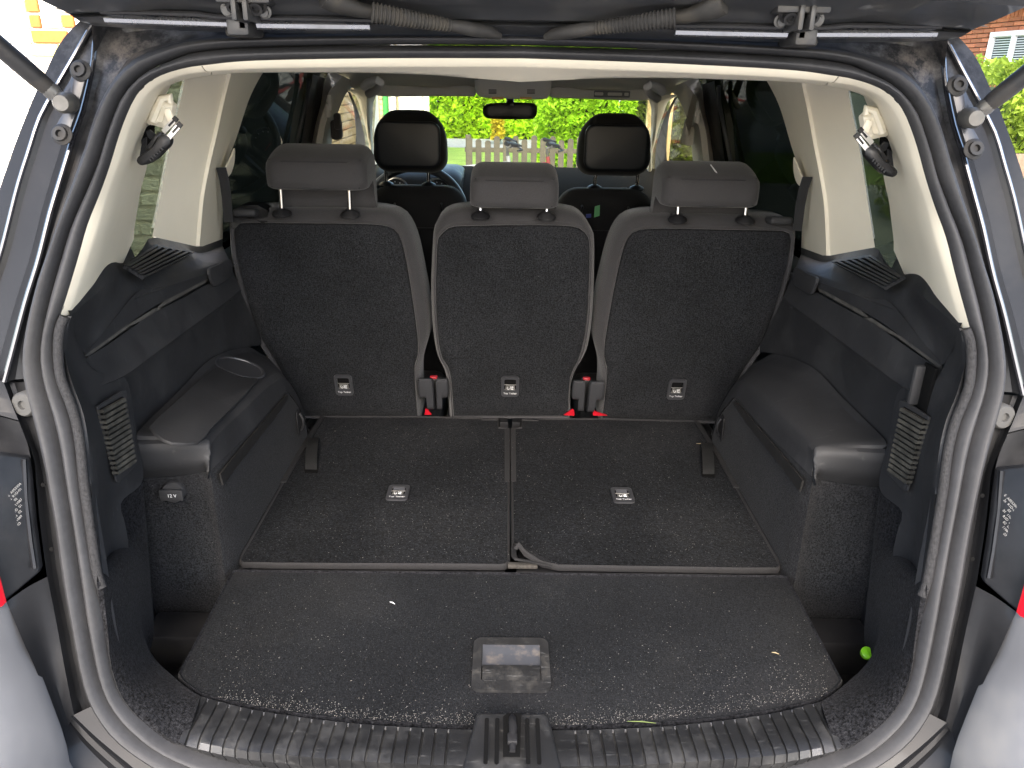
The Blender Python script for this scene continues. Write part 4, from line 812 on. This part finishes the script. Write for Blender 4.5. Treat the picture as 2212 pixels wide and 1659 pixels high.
def folded(label, mir):
    f = mx if mir else (lambda p: p)
    pts = [f(zf(x, y)) for x, y in PL]
    if mir:
        pts = [p for p in pts]
    dens = []
    for a, b in zip(pts, pts[1:]+pts[:1]):
        k = max(1, int((b-a).length/.03)); dens += [a.lerp(b, i/k) for i in range(k)]
    r = thing('folded_seat', label, 'folded seat', (f(zf(820,1060)).x, 1.5, .55), 'seats folded flat into the boot floor')
    cfun = None
    if mir:
        c0 = f(zf(1099,1219))
        def cfun(p):
            d = ((p.x-c0.x)*.8, p.y-c0.y); k = max(0, 1-math.hypot(d[0]*1.3, d[1]*2.2)/.085); return p+V((.006*k, .035*k*k, .030*k*k))
    floor_panel(r, dens, 'carpet_panel', carpet_d, binding, curl=cfun)
    # broader tape along the outer flank and the middle, black block at the notch
    def strip(a, nm, z=.0035): mesh(nm, prism([f(zf(x, y, .001)) for x, y in a], (0, 0, z)), binding, r)
    strip(((693,900),(701,901),(650,985),(618,1043),(606,1044),(640,983)), 'hinge_tape'); strip(((1090,927),(1101,927),(1101,1041),(1090,1041)), 'hinge_tape', .002)
    mesh('corner_block', prism([f(zf(x, y, -.02)) for x, y in ((1043,901),(1094,901),(1097,926),(1080,926),(1078,907),(1043,907))], (0, 0, .019)), blacks, r)
    # pull strap
    a0, a1 = zf(677,946,.002), zf(672,1014,.002); e = V((1, 0, 0))*.0135
    cpts = [a0, a0.lerp(a1, .12)+V((0, 0, .007)), a0.lerp(a1, .4)+V((0, 0, .014)), a0.lerp(a1, .75)+V((0, 0, .012)), a1.lerp(a0, .03)+V((0, 0, .004)), a1]
    cpts = [f(p) for p in cr(cpts, 16)]
    sp = mesh('pull_strap', join(loft([[p-e for p in cpts], [p+e for p in cpts], [p+e-V((0, 0, .002)) for p in cpts], [p-e-V((0, 0, .002)) for p in cpts]], ring=True)), mat('black_webbing', (.011, .011, .0108), .7, 0, .3, bump=(1500, .4, .001)) if 'black_webbing' not in MATS else MATS['black_webbing'], r)
    mesh('strap_slot', prism([f(zf(x, y, .0008)) for x, y in ((658,1011),(688,1008),(686,1021),(659,1022))], (0, 0, .001)), MATS['vent_black'], sp)
    tc = f(zf(860,1066,.0006))
    tether(r, tc, (1, 0, 0), (0, 1, 0), True)
    # metal seat frame under the panel
    b = sorted([f(zf(520,1215,-.06)).x, f(zf(1096,1215,-.06)).x]); mesh('seat_frame', join(rbox(((b[0]+b[1])/2, 1.52, FZ-.055), (b[1]-b[0]-.02, .60, .03), .006), rbox(((b[0]+b[1])/2, 1.205, FZ-.030), (b[1]-b[0]-.01, .02, .02), .004)), blacks, r)
    return r
f1 = folded('folded black carpeted seat back with neat edge tape, on the 12 V socket side', False)
f2_ = folded('folded seat back, flat black carpet with a curled-up edge tape at its inner corner', True)
mesh('peeled_binding', tube(cr([mx(zf(1097,1180,.004)), mx(zf(1098,1196,.022)), mx(zf(1093,1208,.034)), mx(zf(1075,1210,.026)), mx(zf(1045,1216,.010)), mx(zf(1015,1221,.003))], 20), .005, 8, flat=.45), binding, f2_)
mesh('foam_core', rbox(mx(zf(1078,1221,.0)), (.055, .012, .008), .002), mat('pale_foam', (.035, .031, .026), .9, var=(200, .4)), f2_)
# front cargo floor board
CB1 = [(505,1235),(700,1237),(1104,1241)]; 
half = [(1104,1237),(900,1235),(700,1233),(515,1231),(503,1233),(497,1240),(470,1291),(430,1368),(383,1457),(395,1475),(432,1501),(480,1514),(553,1530),(650,1546),(750,1556),(950,1569),(1103,1573)]
hp_ = [zf(x, y, .004) for x, y in half]; hp_[0].x = 0; hp_[-1].x = 0
dens = []
for a, b in zip(hp_, hp_[1:]):
    k = max(1, int((b-a).length/.03)); dens += [a.lerp(b, i/k) for i in range(k)]
dens.append(hp_[-1]); fullp = dens+[mx(p) for p in reversed(dens[1:-1])]
cfl = thing('cargo_floor_board', 'black carpeted cargo floor board with a recessed black pull handle, covered in crumbs', 'floor board', (0, .95, .6))
floor_panel(cfl, fullp, 'carpet_panel', carpet_f, felt, .004, .012)
hc = zf(1104,1437,.004); ex, ey = V((1, 0, 0)), V((0, 1, 0)); H_ = (zf(1104,1380).y-zf(1104,1493).y); W_ = zf(1187,1437).x-zf(1022,1437).x
handm = mat('scratched_handle_plastic', (.015, .015, .0152), .5, 0, .4, var=(30, .25), dust=(35, .5, (.06, .055, .047)), bump=(800, .3, .001), scr=.3)
fr_ = mesh('pull_handle', annulus(onp(rrect(W_, H_, .014, 8), hc, ex, ey), onp(rrect(W_*.77, H_*.70, .004, 8), hc+ey*.002, ex, ey), (0, 0, .005)), handm, cfl)
yt, ym, yb = hc.y+H_*.352, hc.y-.003, hc.y-H_*.348; hw = W_*.385
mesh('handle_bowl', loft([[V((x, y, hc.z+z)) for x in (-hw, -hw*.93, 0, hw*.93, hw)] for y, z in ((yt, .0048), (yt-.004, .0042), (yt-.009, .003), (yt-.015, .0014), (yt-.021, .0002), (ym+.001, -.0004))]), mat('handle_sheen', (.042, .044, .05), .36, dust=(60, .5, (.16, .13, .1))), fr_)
mesh('handle_flap', plate([V((a, b, hc.z+.0005)) for a, b in ((-hw+.001, yb+.001), (hw-.001, yb+.001), (hw-.001, ym), (-hw+.001, ym))], (0, 0, .003), .2), handm, fr_)
# ================================================================ third row seat belts hanging on the rear pillars
def hanging_belt(label, mir):
    g = flip if mir else (lambda v: v); s = thing('seat_belt', label, 'seat belt', ((1 if mir else -1)*.56, 1.15, 1.33), 'seat belts hanging on the rear pillars')
    Yb = 1.13
    def p(x, y, o=0): return PY(x, y, Yb-o)
    hd = mesh('belt_retainer', g(join(plate([p(x, y, -.02) for x, y in ((326,262),(336,225),(346,213),(362,208),(378,222),(382,232),(372,270),(364,275),(345,270))], (0, -.022, 0), .25, 40), rbox(p(366,250,.012), (.011, .006, .02), .003, 2, Matrix.Rotation(R(-15), 3, 'Y')), tube([p(330,262,0), p(350,214,.0), p(368,210,.0), p(366,222,0)], .006, 8))), beige, s)
    mesh('belt_slot', g(join(plate([p(x, y, -.03) for x, y in ((315,282),(325,270),(335,272),(328,310),(312,318),(309,300))], (0, -.008, 0), .2, 24))), MATS['vent_black'], s)
    mesh('belt_webbing', g(prism([p(x, y, .004) for x, y in ((318,283),(326,280),(345,298),(338,308),(322,297))], (0, -.004, 0))), fabric_d, s)
    mesh('belt_webbing', g(prism([p(x, y, -.01) for x, y in ((310,300),(318,296),(318,335),(306,352),(303,345))], (0, -.004, 0))), fabric_d, s)
    b1 = mesh('buckle_tongue', g(plate([p(x, y, .012) for x, y in ((320,322),(330,308),(345,288),(352,284),(357,290),(350,302),(335,325),(325,326))], (0, -.016, 0), .25, 30)), blacks, s)
    b2 = mesh('buckle_tongue', g(plate([p(x, y, .026) for x, y in ((303,345),(310,334),(330,322),(345,305),(352,292),(362,290),(374,298),(373,312),(360,326),(340,345),(318,355),(308,353))], (0, -.016, 0), .25, 40)), blacks, s)
    for k in range(6):
        t = k/5; c = V((324+t*26, 345-t*23, 0)); mesh('grip_rib', g(tube([p(c.x-2, c.y-4, .043), p(c.x+2, c.y+3, .043)], .0014, 6)), blackp, b2)
    for b_, (xa, ya, xb, yb_, o) in ((b1, (354,285,383,254,.02)), (b2, (363,300,392,266,.034))):
        a, c = p(xa, ya, o), p(xb, yb_, o); d = (c-a).normalized(); q = V((-d.z, 0, d.x))*.0034
        mesh('tongue_blade', g(prism([a+q, a+d*.8*(c-a).length+q, a+d*.8*(c-a).length-q, a-q], (0, -.0025, 0))), bright_steel, b_)
        mesh('blade_tip', g(prism([a+d*.8*(c-a).length+q, c+q, c-q, a+d*.8*(c-a).length-q], (0, -.0035, 0))), blacks, b_)
        mesh('blade_slot', g(prism([a+d*.012+q*.4, a+d*.026+q*.4, a+d*.026-q*.4, a+d*.012-q*.4], (0, -.0032, 0))), blacks, b_)
hanging_belt('black seat belt with two metal tongues hanging on the pillar towards the white brick wall', False)
hanging_belt('black seat belt with two metal tongues hanging on the pillar towards the red brick house', True)
# ================================================================ small things lying in the boot
GD = PZ(1872,1413,.588)
lg = mesh('green_disc', join(disc(GD, (-.1, -.5, 1), .0105, .008, 20), rbox(GD+V((-.001, -.004, .0082)), (.0016, .018, .002), 0)), lime, None)
setp(lg, 'lime green round plastic disc lying in the dark floor well', 'plastic disc')
def sliver(nm, a, b, r, m, lb, cat):
    setp(mesh(nm, tube([a, a.lerp(b, .5)+V((0, 0, .0012)), b], [r*.5, r, r*.4], 6, flat=.4), m, None), lb, cat)
straw = mat('dry_straw', (.3, .24, .14), .7); grassm = mat('fresh_grass_blade', (.13, .17, .05), .7)
sliver('straw', zf(1508-4,958,.003), zf(1530-4,960,.003), .0016, straw, 'short pale straw lying near the pull strap of the taped folded seat', 'straw')
sliver('straw', zf(1667,1409,.008), zf(1683,1413,.008), .0014, straw, 'short pale straw lying alone on the cargo floor board', 'straw')
sliver('grass_blade', zf(1355,1558,.008), zf(1417,1562,.008), .0010, grassm, 'single green grass blade at the front edge of the cargo floor board', 'grass blade')
sliver('lint_thread', zf(842,1300,.008), zf(853,1305,.008), .0013, white_print, 'white lint thread lying on the cargo floor board', 'lint')
def crumbs(name, lb, pts, m):
    vs, fs = [], []
    for p, r in pts:
        b = len(vs); q = [V((random.uniform(-1, 1), random.uniform(-1, 1), random.uniform(-.6, .6)))*r for _ in range(4)]
        vs += [p+V((r, 0, 0))*random.uniform(.6, 1.3), p+V((-r*.6, r*.8, 0)), p+V((-r*.5, -r*.9, 0)), p+V((0, 0, r*random.uniform(.6, 1.1)))+q[0]*.3]; fs += [(b, b+1, b+2), (b, b+1, b+3), (b+1, b+2, b+3), (b+2, b, b+3)]
    o = mesh(name, (vs, fs), m, None, smooth=False); setp(o, lb, None, None, 'stuff')
pts = []
for _ in range(3200):
    x = random.uniform(470, 1790); t = abs(x-1103)/690; yb_ = 1571-70*t*t; 
    y = yb_-2-abs(random.gauss(0, 1))*(16 if random.random() < .6 else 150)
    if x > 1500: y = yb_-abs(random.gauss(0, 60)) if random.random() < .6 else y
    if y < 1250 or (1020 < x < 1190 and 1378 < y < 1496): continue
    if x < 497-(y-1240)*.52 or x > 1700+(y-1240)*.53: continue
    pts.append((zf(x, y, .0045), random.choice((.0003, .0004, .0005, .0006, .0008))))
crumbs('crumbs', 'pale crumbs and sand scattered on the boot carpet', pts, mat('sand_crumbs', (.19, .18, .165), .9, var=(300, .4)))
pts = [(zf(random.uniform(700, 1500), random.uniform(920, 1205), .003), random.choice((.0005, .0006, .0009))) for _ in range(520)]
crumbs('crumbs', 'pale dust specks on the folded seat carpets', pts, MATS['sand_crumbs'])

# ================================================================ outdoors
def struct(name, vf, m, kind='structure'):
    o = mesh(name, vf, m, None, smooth=False); o['kind'] = kind; return o
def sheet(x0, x1, y0, y1, z): return [V((x0, y0, z)), V((x1, y0, z)), V((x1, y1, z)), V((x0, y1, z))], [(0, 1, 2, 3)]
struct('ground', sheet(-220, 220, -220, 220, 0), mat('driveway_concrete', (.36, .35, .33), .9, var=[(3, .12), (60, .15)], bump=(120, .3, .003)))
struct('lawn', sheet(-1.8, 9, 12.7, 18.8, .004), mat('short_grass', (.22, .33, .05), .9, var=[(2, .2), (40, .35)], bump=(90, .8, .02)))
struct('path', sheet(-1.8, 9, 18.8, 21.6, .008), mat('grey_path', (.3, .3, .3), .9, var=(6, .15)))
BRK = {}
def brick(parent, c, s, m, rot=0):
    key = (round(s[0], 3), round(s[1], 3), round(s[2], 3), m.name, rot)
    if key not in BRK:
        vs, fs = rbox((0, 0, 0), s, .004, 1); me = bpy.data.meshes.new('brick'); q = Matrix.Rotation(rot, 3, 'Z')
        me.from_pydata([tuple(q @ V(v)) for v in vs], [], fs); me.materials.append(m); BRK[key] = me
    o = bpy.data.objects.new('brick', BRK[key]); COL.objects.link(o); o.parent = parent; o.location = V(c)-WL[parent.name]; return o
mortar = mat('pale_mortar', (.75, .7, .62), .95, var=(50, .12)); wbrick = mat('cream_white_brick', (.85, .8, .7), .85, rnd=.16, var=(30, .1), bump=(90, .3, .003))
obrick = mat('orange_brick', (.62, .17, .035), .85, rnd=.15, var=(30, .15)); ybrick = mat('straw_yellow_brick', (.6, .5, .2), .85, rnd=.15); tbrick = mat('tan_brick', (.5, .38, .22), .85, rnd=.2, var=(30, .12))
rbrick = mat('red_brick', (.42, .15, .075), .85, rnd=.25, var=(30, .15))
nb = thing('brick_house', 'cream brick house wall with a few orange bricks close beside the car', 'house', (-4, 5.1, 0))
HYW = 5.0
mesh('wall', join(rbox((-4.45, HYW+.13, 2.1), (5.1, .24, 4.2), 0), rbox((-2.03, 8.5, 2.1), (.24, 6.8, 4.2), 0)), mortar, nb)
px2 = lambda x, y: PY(x, y, HYW)
def fbrick(xa, xb, yc, m, h=.068):
    a, b = px2(xa, yc), px2(xb, yc); brick(nb, ((a.x+b.x)/2, HYW+.02, a.z), (round(b.x-a.x, 2), .06, h), m)
rowsB = [(-20, [(50,128,wbrick)]), (12, [(57,82,obrick),(86,150,wbrick)]), (46, [(65,88,obrick),(91,132,wbrick),(135,160,obrick)]), (79, [(70,147,obrick)]), (108, [(67,127,ybrick)])]
for k in range(13): rowsB.append((108+32.3*(k+1), [(66 if k % 2 else 28, 143 if k % 2 else 105, wbrick)]))
for yc, lst in rowsB:
    for a, b, m in lst: fbrick(a, b, yc, m)
    x = lst[0][0]-4
    while x > -60: fbrick(x-76, x, yc, wbrick); x -= 80
    x = lst[-1][1]+4
    lim = 480 if yc > 140 else 260
    while x < lim: fbrick(x, x+76, yc, wbrick if random.random() < .9 else ybrick); x += 80
for r in range(15):
    z = .62+.088*r
    for k in range(11): brick(nb, (-1.90, 7.6+.25*k+(.125 if r % 2 else 0), z), (.06, .24, .075), tbrick)
# house far ahead, glimpsed through the windscreen
fh = thing('cream_house', 'pale house with a garage door and green downpipe seen through the windscreen', 'house', (-3, 16.2, 0))
mesh('wall', rbox((-4.2, 16.2, 1.6), (5.2, .3, 3.2), 0), mortar, fh)
P16 = lambda x, y, o=0: PY(x, y, 16.04-o)
a, b = P16(862,195), P16(914,260); gd = mesh('garage_door', rbox(((a.x+b.x)/2, 16.0, 1.2), (b.x-a.x, .08, 2.4), .005), mat('white_garage_door', (.72, .7, .66), .5), fh)
for k in range(12): mesh('door_slat', rbox(((a.x+b.x)/2, 15.955, .15+.19*k), (b.x-a.x-.02, .02, .17), .004), MATS['white_garage_door'], gd)
mesh('downpipe', tube([V((P16(834,230).x, 15.98, 0)), V((P16(834,230).x, 15.98, 3))], .055, 10), mat('green_pipe', (.05, .3, .06), .5), fh)
mesh('door_post', rbox((P16(852,230).x, 15.98, 1.3), (.09, .12, 2.6), .01), MATS['white_garage_door'], fh)
for xa, xb, m in ((812,828,tbrick),(857,861,tbrick),(916,928,wbrick)):
    for r in range(16):
        z = .75+.1*r; xA, xB = P16(xa,230).x, P16(xb,230).x; half_ = (xB-xA)/2
        if xb-xa > 8: brick(fh, (xA+half_*.5+.0, 16.03, z), (round(half_-.012, 3), .06, .088), m); brick(fh, (xA+half_*1.5, 16.03, z), (round(half_-.012, 3), .06, .088), m)
        else: brick(fh, (xA+half_, 16.03, z), (round(2*half_-.012, 3), .06, .088), m)
# red brick house to the side
rh = thing('brick_house', 'red brick house with a white window and white eaves beyond the hedge', 'house', (7.9, 12.5, 0))
WD = V((-.139, .99, 0)); WN = V((-.99, -.139, 0)); W0 = V((7.6, 13.2, 0))
wp = lambda x, y, o=0: PP(x, y, W0+WN*o, WN)
rotw = math.atan2(WD.y, WD.x)
Mw = Matrix((WD, V((-WD.y, WD.x, 0)), V((0, 0, 1)))).transposed()
mesh('wall', rbox(W0-WN*.15+V((0, 0, 1.3))-WD*1.5, (9, .24, 2.6), 0, 1, Mw), mat('grey_red_mortar', (.4, .33, .28), .95), rh)
win = [wp(2147,70), wp(2147,150)]; sw = (win[0]-W0).dot(WD)
for r in range(20):
    z = 1.18+.068*r
    for k in range(18):
        s_ = sw-1.3+.25*k+(.125 if r % 2 else 0); c = W0+WD*s_+WN*.0+V((0, 0, z))
        if sw-1.0 < s_ < sw+.02 and win[1].z-.06 < z < win[0].z+.02: continue
        brick(rh, c, (.238, .07, .056), rbrick, rotw)
for k in range(40): brick(rh, W0+WD*(sw-1.4+.08*k)+WN*.008+V((0, 0, 2.56)), (.068, .07, .13), rbrick, rotw)
wf = win[0].z-win[1].z; wcen = W0+WD*(sw-.5)+V((0, 0, (win[0].z+win[1].z)/2))
whitef = mat('white_window_frame', (.8, .8, .78), .4)
wo = mesh('window', rbox(wcen-WN*.02, (1.0, .02, wf), 0, 1, Mw), mat('dark_window_pane', (.05, .06, .06), .08, spec=.6), rh)
mesh('frame', join(*[rbox(wcen+WN*.03+WD*a+V((0, 0, b)), (w_, .07, h_), .006, 1, Mw) for a, b, w_, h_ in ((0, wf/2-.035, 1.0, .07), (0, -wf/2+.035, 1.0, .07), (-.465, 0, .07, wf-.14), (.465, 0, .07, wf-.14), (0, 0, .06, wf-.14))]), whitef, wo)
for k in range(12): mesh('blind_slat', rbox(wcen+WN*.0+V((0, 0, wf*.42-.035*k)), (.88, .03, .012), 0, 1, Mw), mat('pale_blind', (.55, .6, .58), .6) if k == 0 else MATS['pale_blind'], wo)
mesh('sill', rbox(wcen+WN*.07+V((0, 0, -wf/2-.04)), (1.1, .16, .06), .008, 1, Mw), whitef, wo)
mesh('eaves_board', rbox(W0+WN*.22+WD*-1.5+V((0, 0, 2.68)), (9, .5, .07), .01, 1, Mw), whitef, rh)
mesh('roof', prism([W0+WN*.5+WD*3+V((0, 0, 2.72)), W0+WN*.5-WD*6+V((0, 0, 2.72)), W0-WN*4-WD*6+V((0, 0, 4.9)), W0-WN*4+WD*3+V((0, 0, 4.9))], (0, 0, .12)), mat('roof_tiles_brown', (.16, .1, .08), .8, var=(9, .2)), rh)
def leaves(name, label, cat, box, n, size, m, core, depth=.35, lumps=.12):
    (x0, y0, z0), (x1, y1, z1) = box; t = thing(name, label, cat, ((x0+x1)/2, (y0+y1)/2, z0))
    rnd = random.Random(name+label); vs, fs = [], []
    from mathutils import noise as mn
    for i in range(n):
        x, y, z = rnd.uniform(x0, x1), rnd.uniform(y0, y1), rnd.uniform(z0, z1)
        q = rnd.random()
        if q < .62: y = y0+abs(rnd.gauss(0, depth*.35))
        elif q < .8: z = z1-abs(rnd.gauss(0, depth*.3))
        elif q < .9: x = x0+abs(rnd.gauss(0, depth*.3))
        else: x = x1-abs(rnd.gauss(0, depth*.3))
        d = mn.noise(V((x*1.7, y*1.7, z*1.7)))*lumps*2+mn.noise(V((x*5, y*5, z*5)))*lumps
        p = V((x, y-d, z+d*.5)); a = V((rnd.uniform(-1, 1), rnd.uniform(-1, .3), rnd.uniform(-.8, 1))).normalized(); b = a.cross(V((rnd.uniform(-1, 1), rnd.uniform(-1, 1), rnd.uniform(-1, 1)))).normalized()
        c = a.cross(b); s = size*rnd.uniform(.6, 1.3); k = len(vs)
        vs += [p-b*s, p+c*s*.45+a*s*.15, p+b*s, p-c*s*.45+a*s*.15]; fs += [(k, k+1, k+2), (k, k+2, k+3)]
    me = bpy.data.meshes.new('foliage'); me.from_pydata([tuple(v-WL[t.name]) for v in vs], [], fs); me.materials.append(m)
    o = bpy.data.objects.new('foliage', me); COL.objects.link(o); o.parent = t; o['kind'] = 'stuff'
    i_ = min(.25, (x1-x0)*.2); mesh('branches', rbox(((x0+x1)/2, (y0+y1)/2+.1, (z0+z1)/2-.1), (x1-x0-i_*2, max(.1, y1-y0-i_*2), z1-z0-i_), .1), core, t); return t
def leafmat(name, c, yel=.0):
    m = mat(name, c, .6, 0, .3, var=[(2.2, .35), (9, .4)]); t = m.node_tree; b = t.nodes['Principled BSDF']
    b.inputs['Transmission Weight'].default_value = 0; b.inputs['Subsurface Weight'].default_value = 0
    tr = nn(t, 'ShaderNodeBsdfTranslucent'); tr.inputs[0].default_value = c4([min(1, k*1.6) for k in c]); mi = nn(t, 'ShaderNodeMixShader'); mi.inputs[0].default_value = .4
    t.links.new(b.outputs[0], mi.inputs[1]); t.links.new(tr.outputs[0], mi.inputs[2]); t.links.new(mi.outputs[0], t.nodes['Material Output'].inputs[0]); return m
core = mat('hedge_branches', (.04, .05, .02), .9)
leaves('hedge', 'bright yellow-green leafy hedge beyond the lawn, seen through the windscreen', 'hedge', ((-2.2, 21.8, 0), (2.2, 23, 3.4)), 16000, .10, leafmat('beech_leaf_green', (.36, .54, .018)), core)
leaves('hedge', 'tall soft green conifer hedge behind the picket fence', 'hedge', ((.45, 13.3, 0), (2.1, 14.6, 2.9)), 15000, .055, leafmat('conifer_green', (.29, .48, .02)), core)
leaves('hedge', 'darker brownish green hedge behind the front seat headrest', 'hedge', ((2.1, 13.8, 0), (4.2, 15, 2.7)), 9000, .055, leafmat('dark_conifer_green', (.12, .16, .03)), core)
leaves('shrub', 'small yellow and orange shrub beside the conifer hedge', 'shrub', ((-.42, 19.9, .1), (-.1, 20.4, .8)), 700, .06, leafmat('orange_leaf', (.5, .42, .03)), core)
leaves('hedge', 'leafy green and yellow hedge below the white window of the brick house', 'hedge', ((4.5, 7.4, 0), (7.2, 9.5, 1.72)), 14000, .05, leafmat('privet_leaf', (.2, .28, .03)), core)
# picket fence and bicycles ahead of the car
woodp = mat('weathered_pickets', (.088, .076, .053), .8, rnd=.12, var=[(9, .2), (60, .15)])
pf = thing('picket_fence', 'weathered wooden picket fence with rounded tops in front of the hedges', 'fence', (.6, 12.4, 0))
ph = .66
pk = prism([V((a, 0, b)) for a, b in [(-.045, 0), (.045, 0), (.045, ph-.03)]+[(.045*math.cos(R(t)), ph-.03+.035*math.sin(R(t))) for t in (25, 60, 90, 120, 155)]+[(-.045, ph-.03)]], (0, .02, 0))
pme = mesh('picket', ([v+V((-.60, 12.3, 0)) for v in pk[0]], pk[1]), woodp, pf, smooth=False)
for k in range(1, 21):
    o = pme.copy(); COL.objects.link(o); o.parent = pf; o.location = (.142*k, 0, random.uniform(-.05, .05)); o.rotation_euler[1] = random.uniform(-.01, .01)
for z in (.2, .48): mesh('rail', rbox((.8, 12.34, z), (2.95, .03, .07), .004), woodp, pf)
mesh('post', rbox((-.62, 12.36, .35), (.08, .08, .7), .006), woodp, pf); mesh('post', rbox((2.3, 12.36, .35), (.08, .08, .7), .006), woodp, pf)
wp_ = thing('wooden_post', 'pale upright timber post at the dark hedge', 'post', (2.45, 13.0, 0)); mesh('timber', rbox((2.28, 13.1, 1.2), (.1, .1, 2.4), .008), mat('pale_timber', (.6, .48, .28), .8), wp_); mesh('timber', rbox((2.62, 13.1, 1.2), (.06, .1, 2.4), .008), MATS['pale_timber'], wp_)
def bike(label, x, col, head):
    Yb = 7.0; b = thing('bicycle', label, 'bicycle', (x, Yb, 0), 'bicycles parked by the fence'); v = lambda a, z, y=0: V((x+a*head, Yb+y, z))
    m = mat('bike_'+col[0], col[1], .35)
    for cx in (-.52, .52):
        w1 = mesh('wheel', tube([v(cx+.33*math.cos(t), .34+.33*math.sin(t)) for t in [2*math.pi*k/36 for k in range(37)]], .017, 8, cap=False), blacks, b)
        mesh('spokes', join(*[tube([v(cx, .34), v(cx+.31*math.cos(t), .34+.31*math.sin(t))], .0015, 4) for t in [2*math.pi*k/14 for k in range(14)]]), steel, w1)
    mesh('frame', join(tube([v(-.52, .34), v(-.08, .30)], .012), tube([v(-.08, .30), v(-.22, .80)], .016), tube([v(-.20, .74), v(.36, .80)], .016), tube([v(-.08, .30), v(.38, .68)], .019), tube([v(.38, .66), v(.35, .86)], .018), tube([v(-.52, .34), v(-.2, .74)], .010)), m, b)
    mesh('fork', tube([v(.38, .66), v(.42, .5), v(.52, .34)], .014), m, b)
    h = mesh('handlebar', join(tube([v(.35, .86), v(.34, .93), v(.42, .955)], .014), tube([v(.36, .97, -.27), v(.41, .96, -.12), v(.42, .955, 0), v(.41, .96, .12), v(.36, .97, .27)], .012)), steel, b)
    for s in (-1, 1):
        mesh('grip', tube([v(.42, .962, s*.17), v(.33, .985, s*.29)], .019, 10), blacks, h); mesh('brake_lever', tube([v(.43, .95, s*.14), v(.47, .93, s*.2), v(.43, .925, s*.27)], .008, 6), blacks, h)
    mesh('saddle', tube([v(-.36, .70), v(-.26, .705), v(-.12, .69)], [.06, .055, .018], 10, flat=.5), blacks, b); mesh('seat_post', tube([v(-.20, .6), v(-.24, .70)], .012), steel, b)
bike('grey bicycle parked by the fence, black grips raised behind the middle headrest', -.36, ('grey', (.3, .3, .31)), 1)
bike('red bicycle parked by the fence, its handlebar nearest the conifer hedge', -.01, ('red', (.22, .03, .03)), 1)
tf = thing('timber_fence', 'low brown timber fence in front of the leafy hedge', 'fence', (5.2, 6.4, 0))
for k in range(5): mesh('board', rbox((5.3, 6.4, .1+.2*k), (3.0, .04, .185), .006), mat('brown_timber', (.16, .1, .06), .75, var=(20, .25), rnd=.15) if k == 0 else MATS['brown_timber'], tf)
for x in (3.85, 5.3, 6.75): mesh('post', rbox((x, 6.45, .55), (.09, .06, 1.1), .006), MATS['brown_timber'], tf)
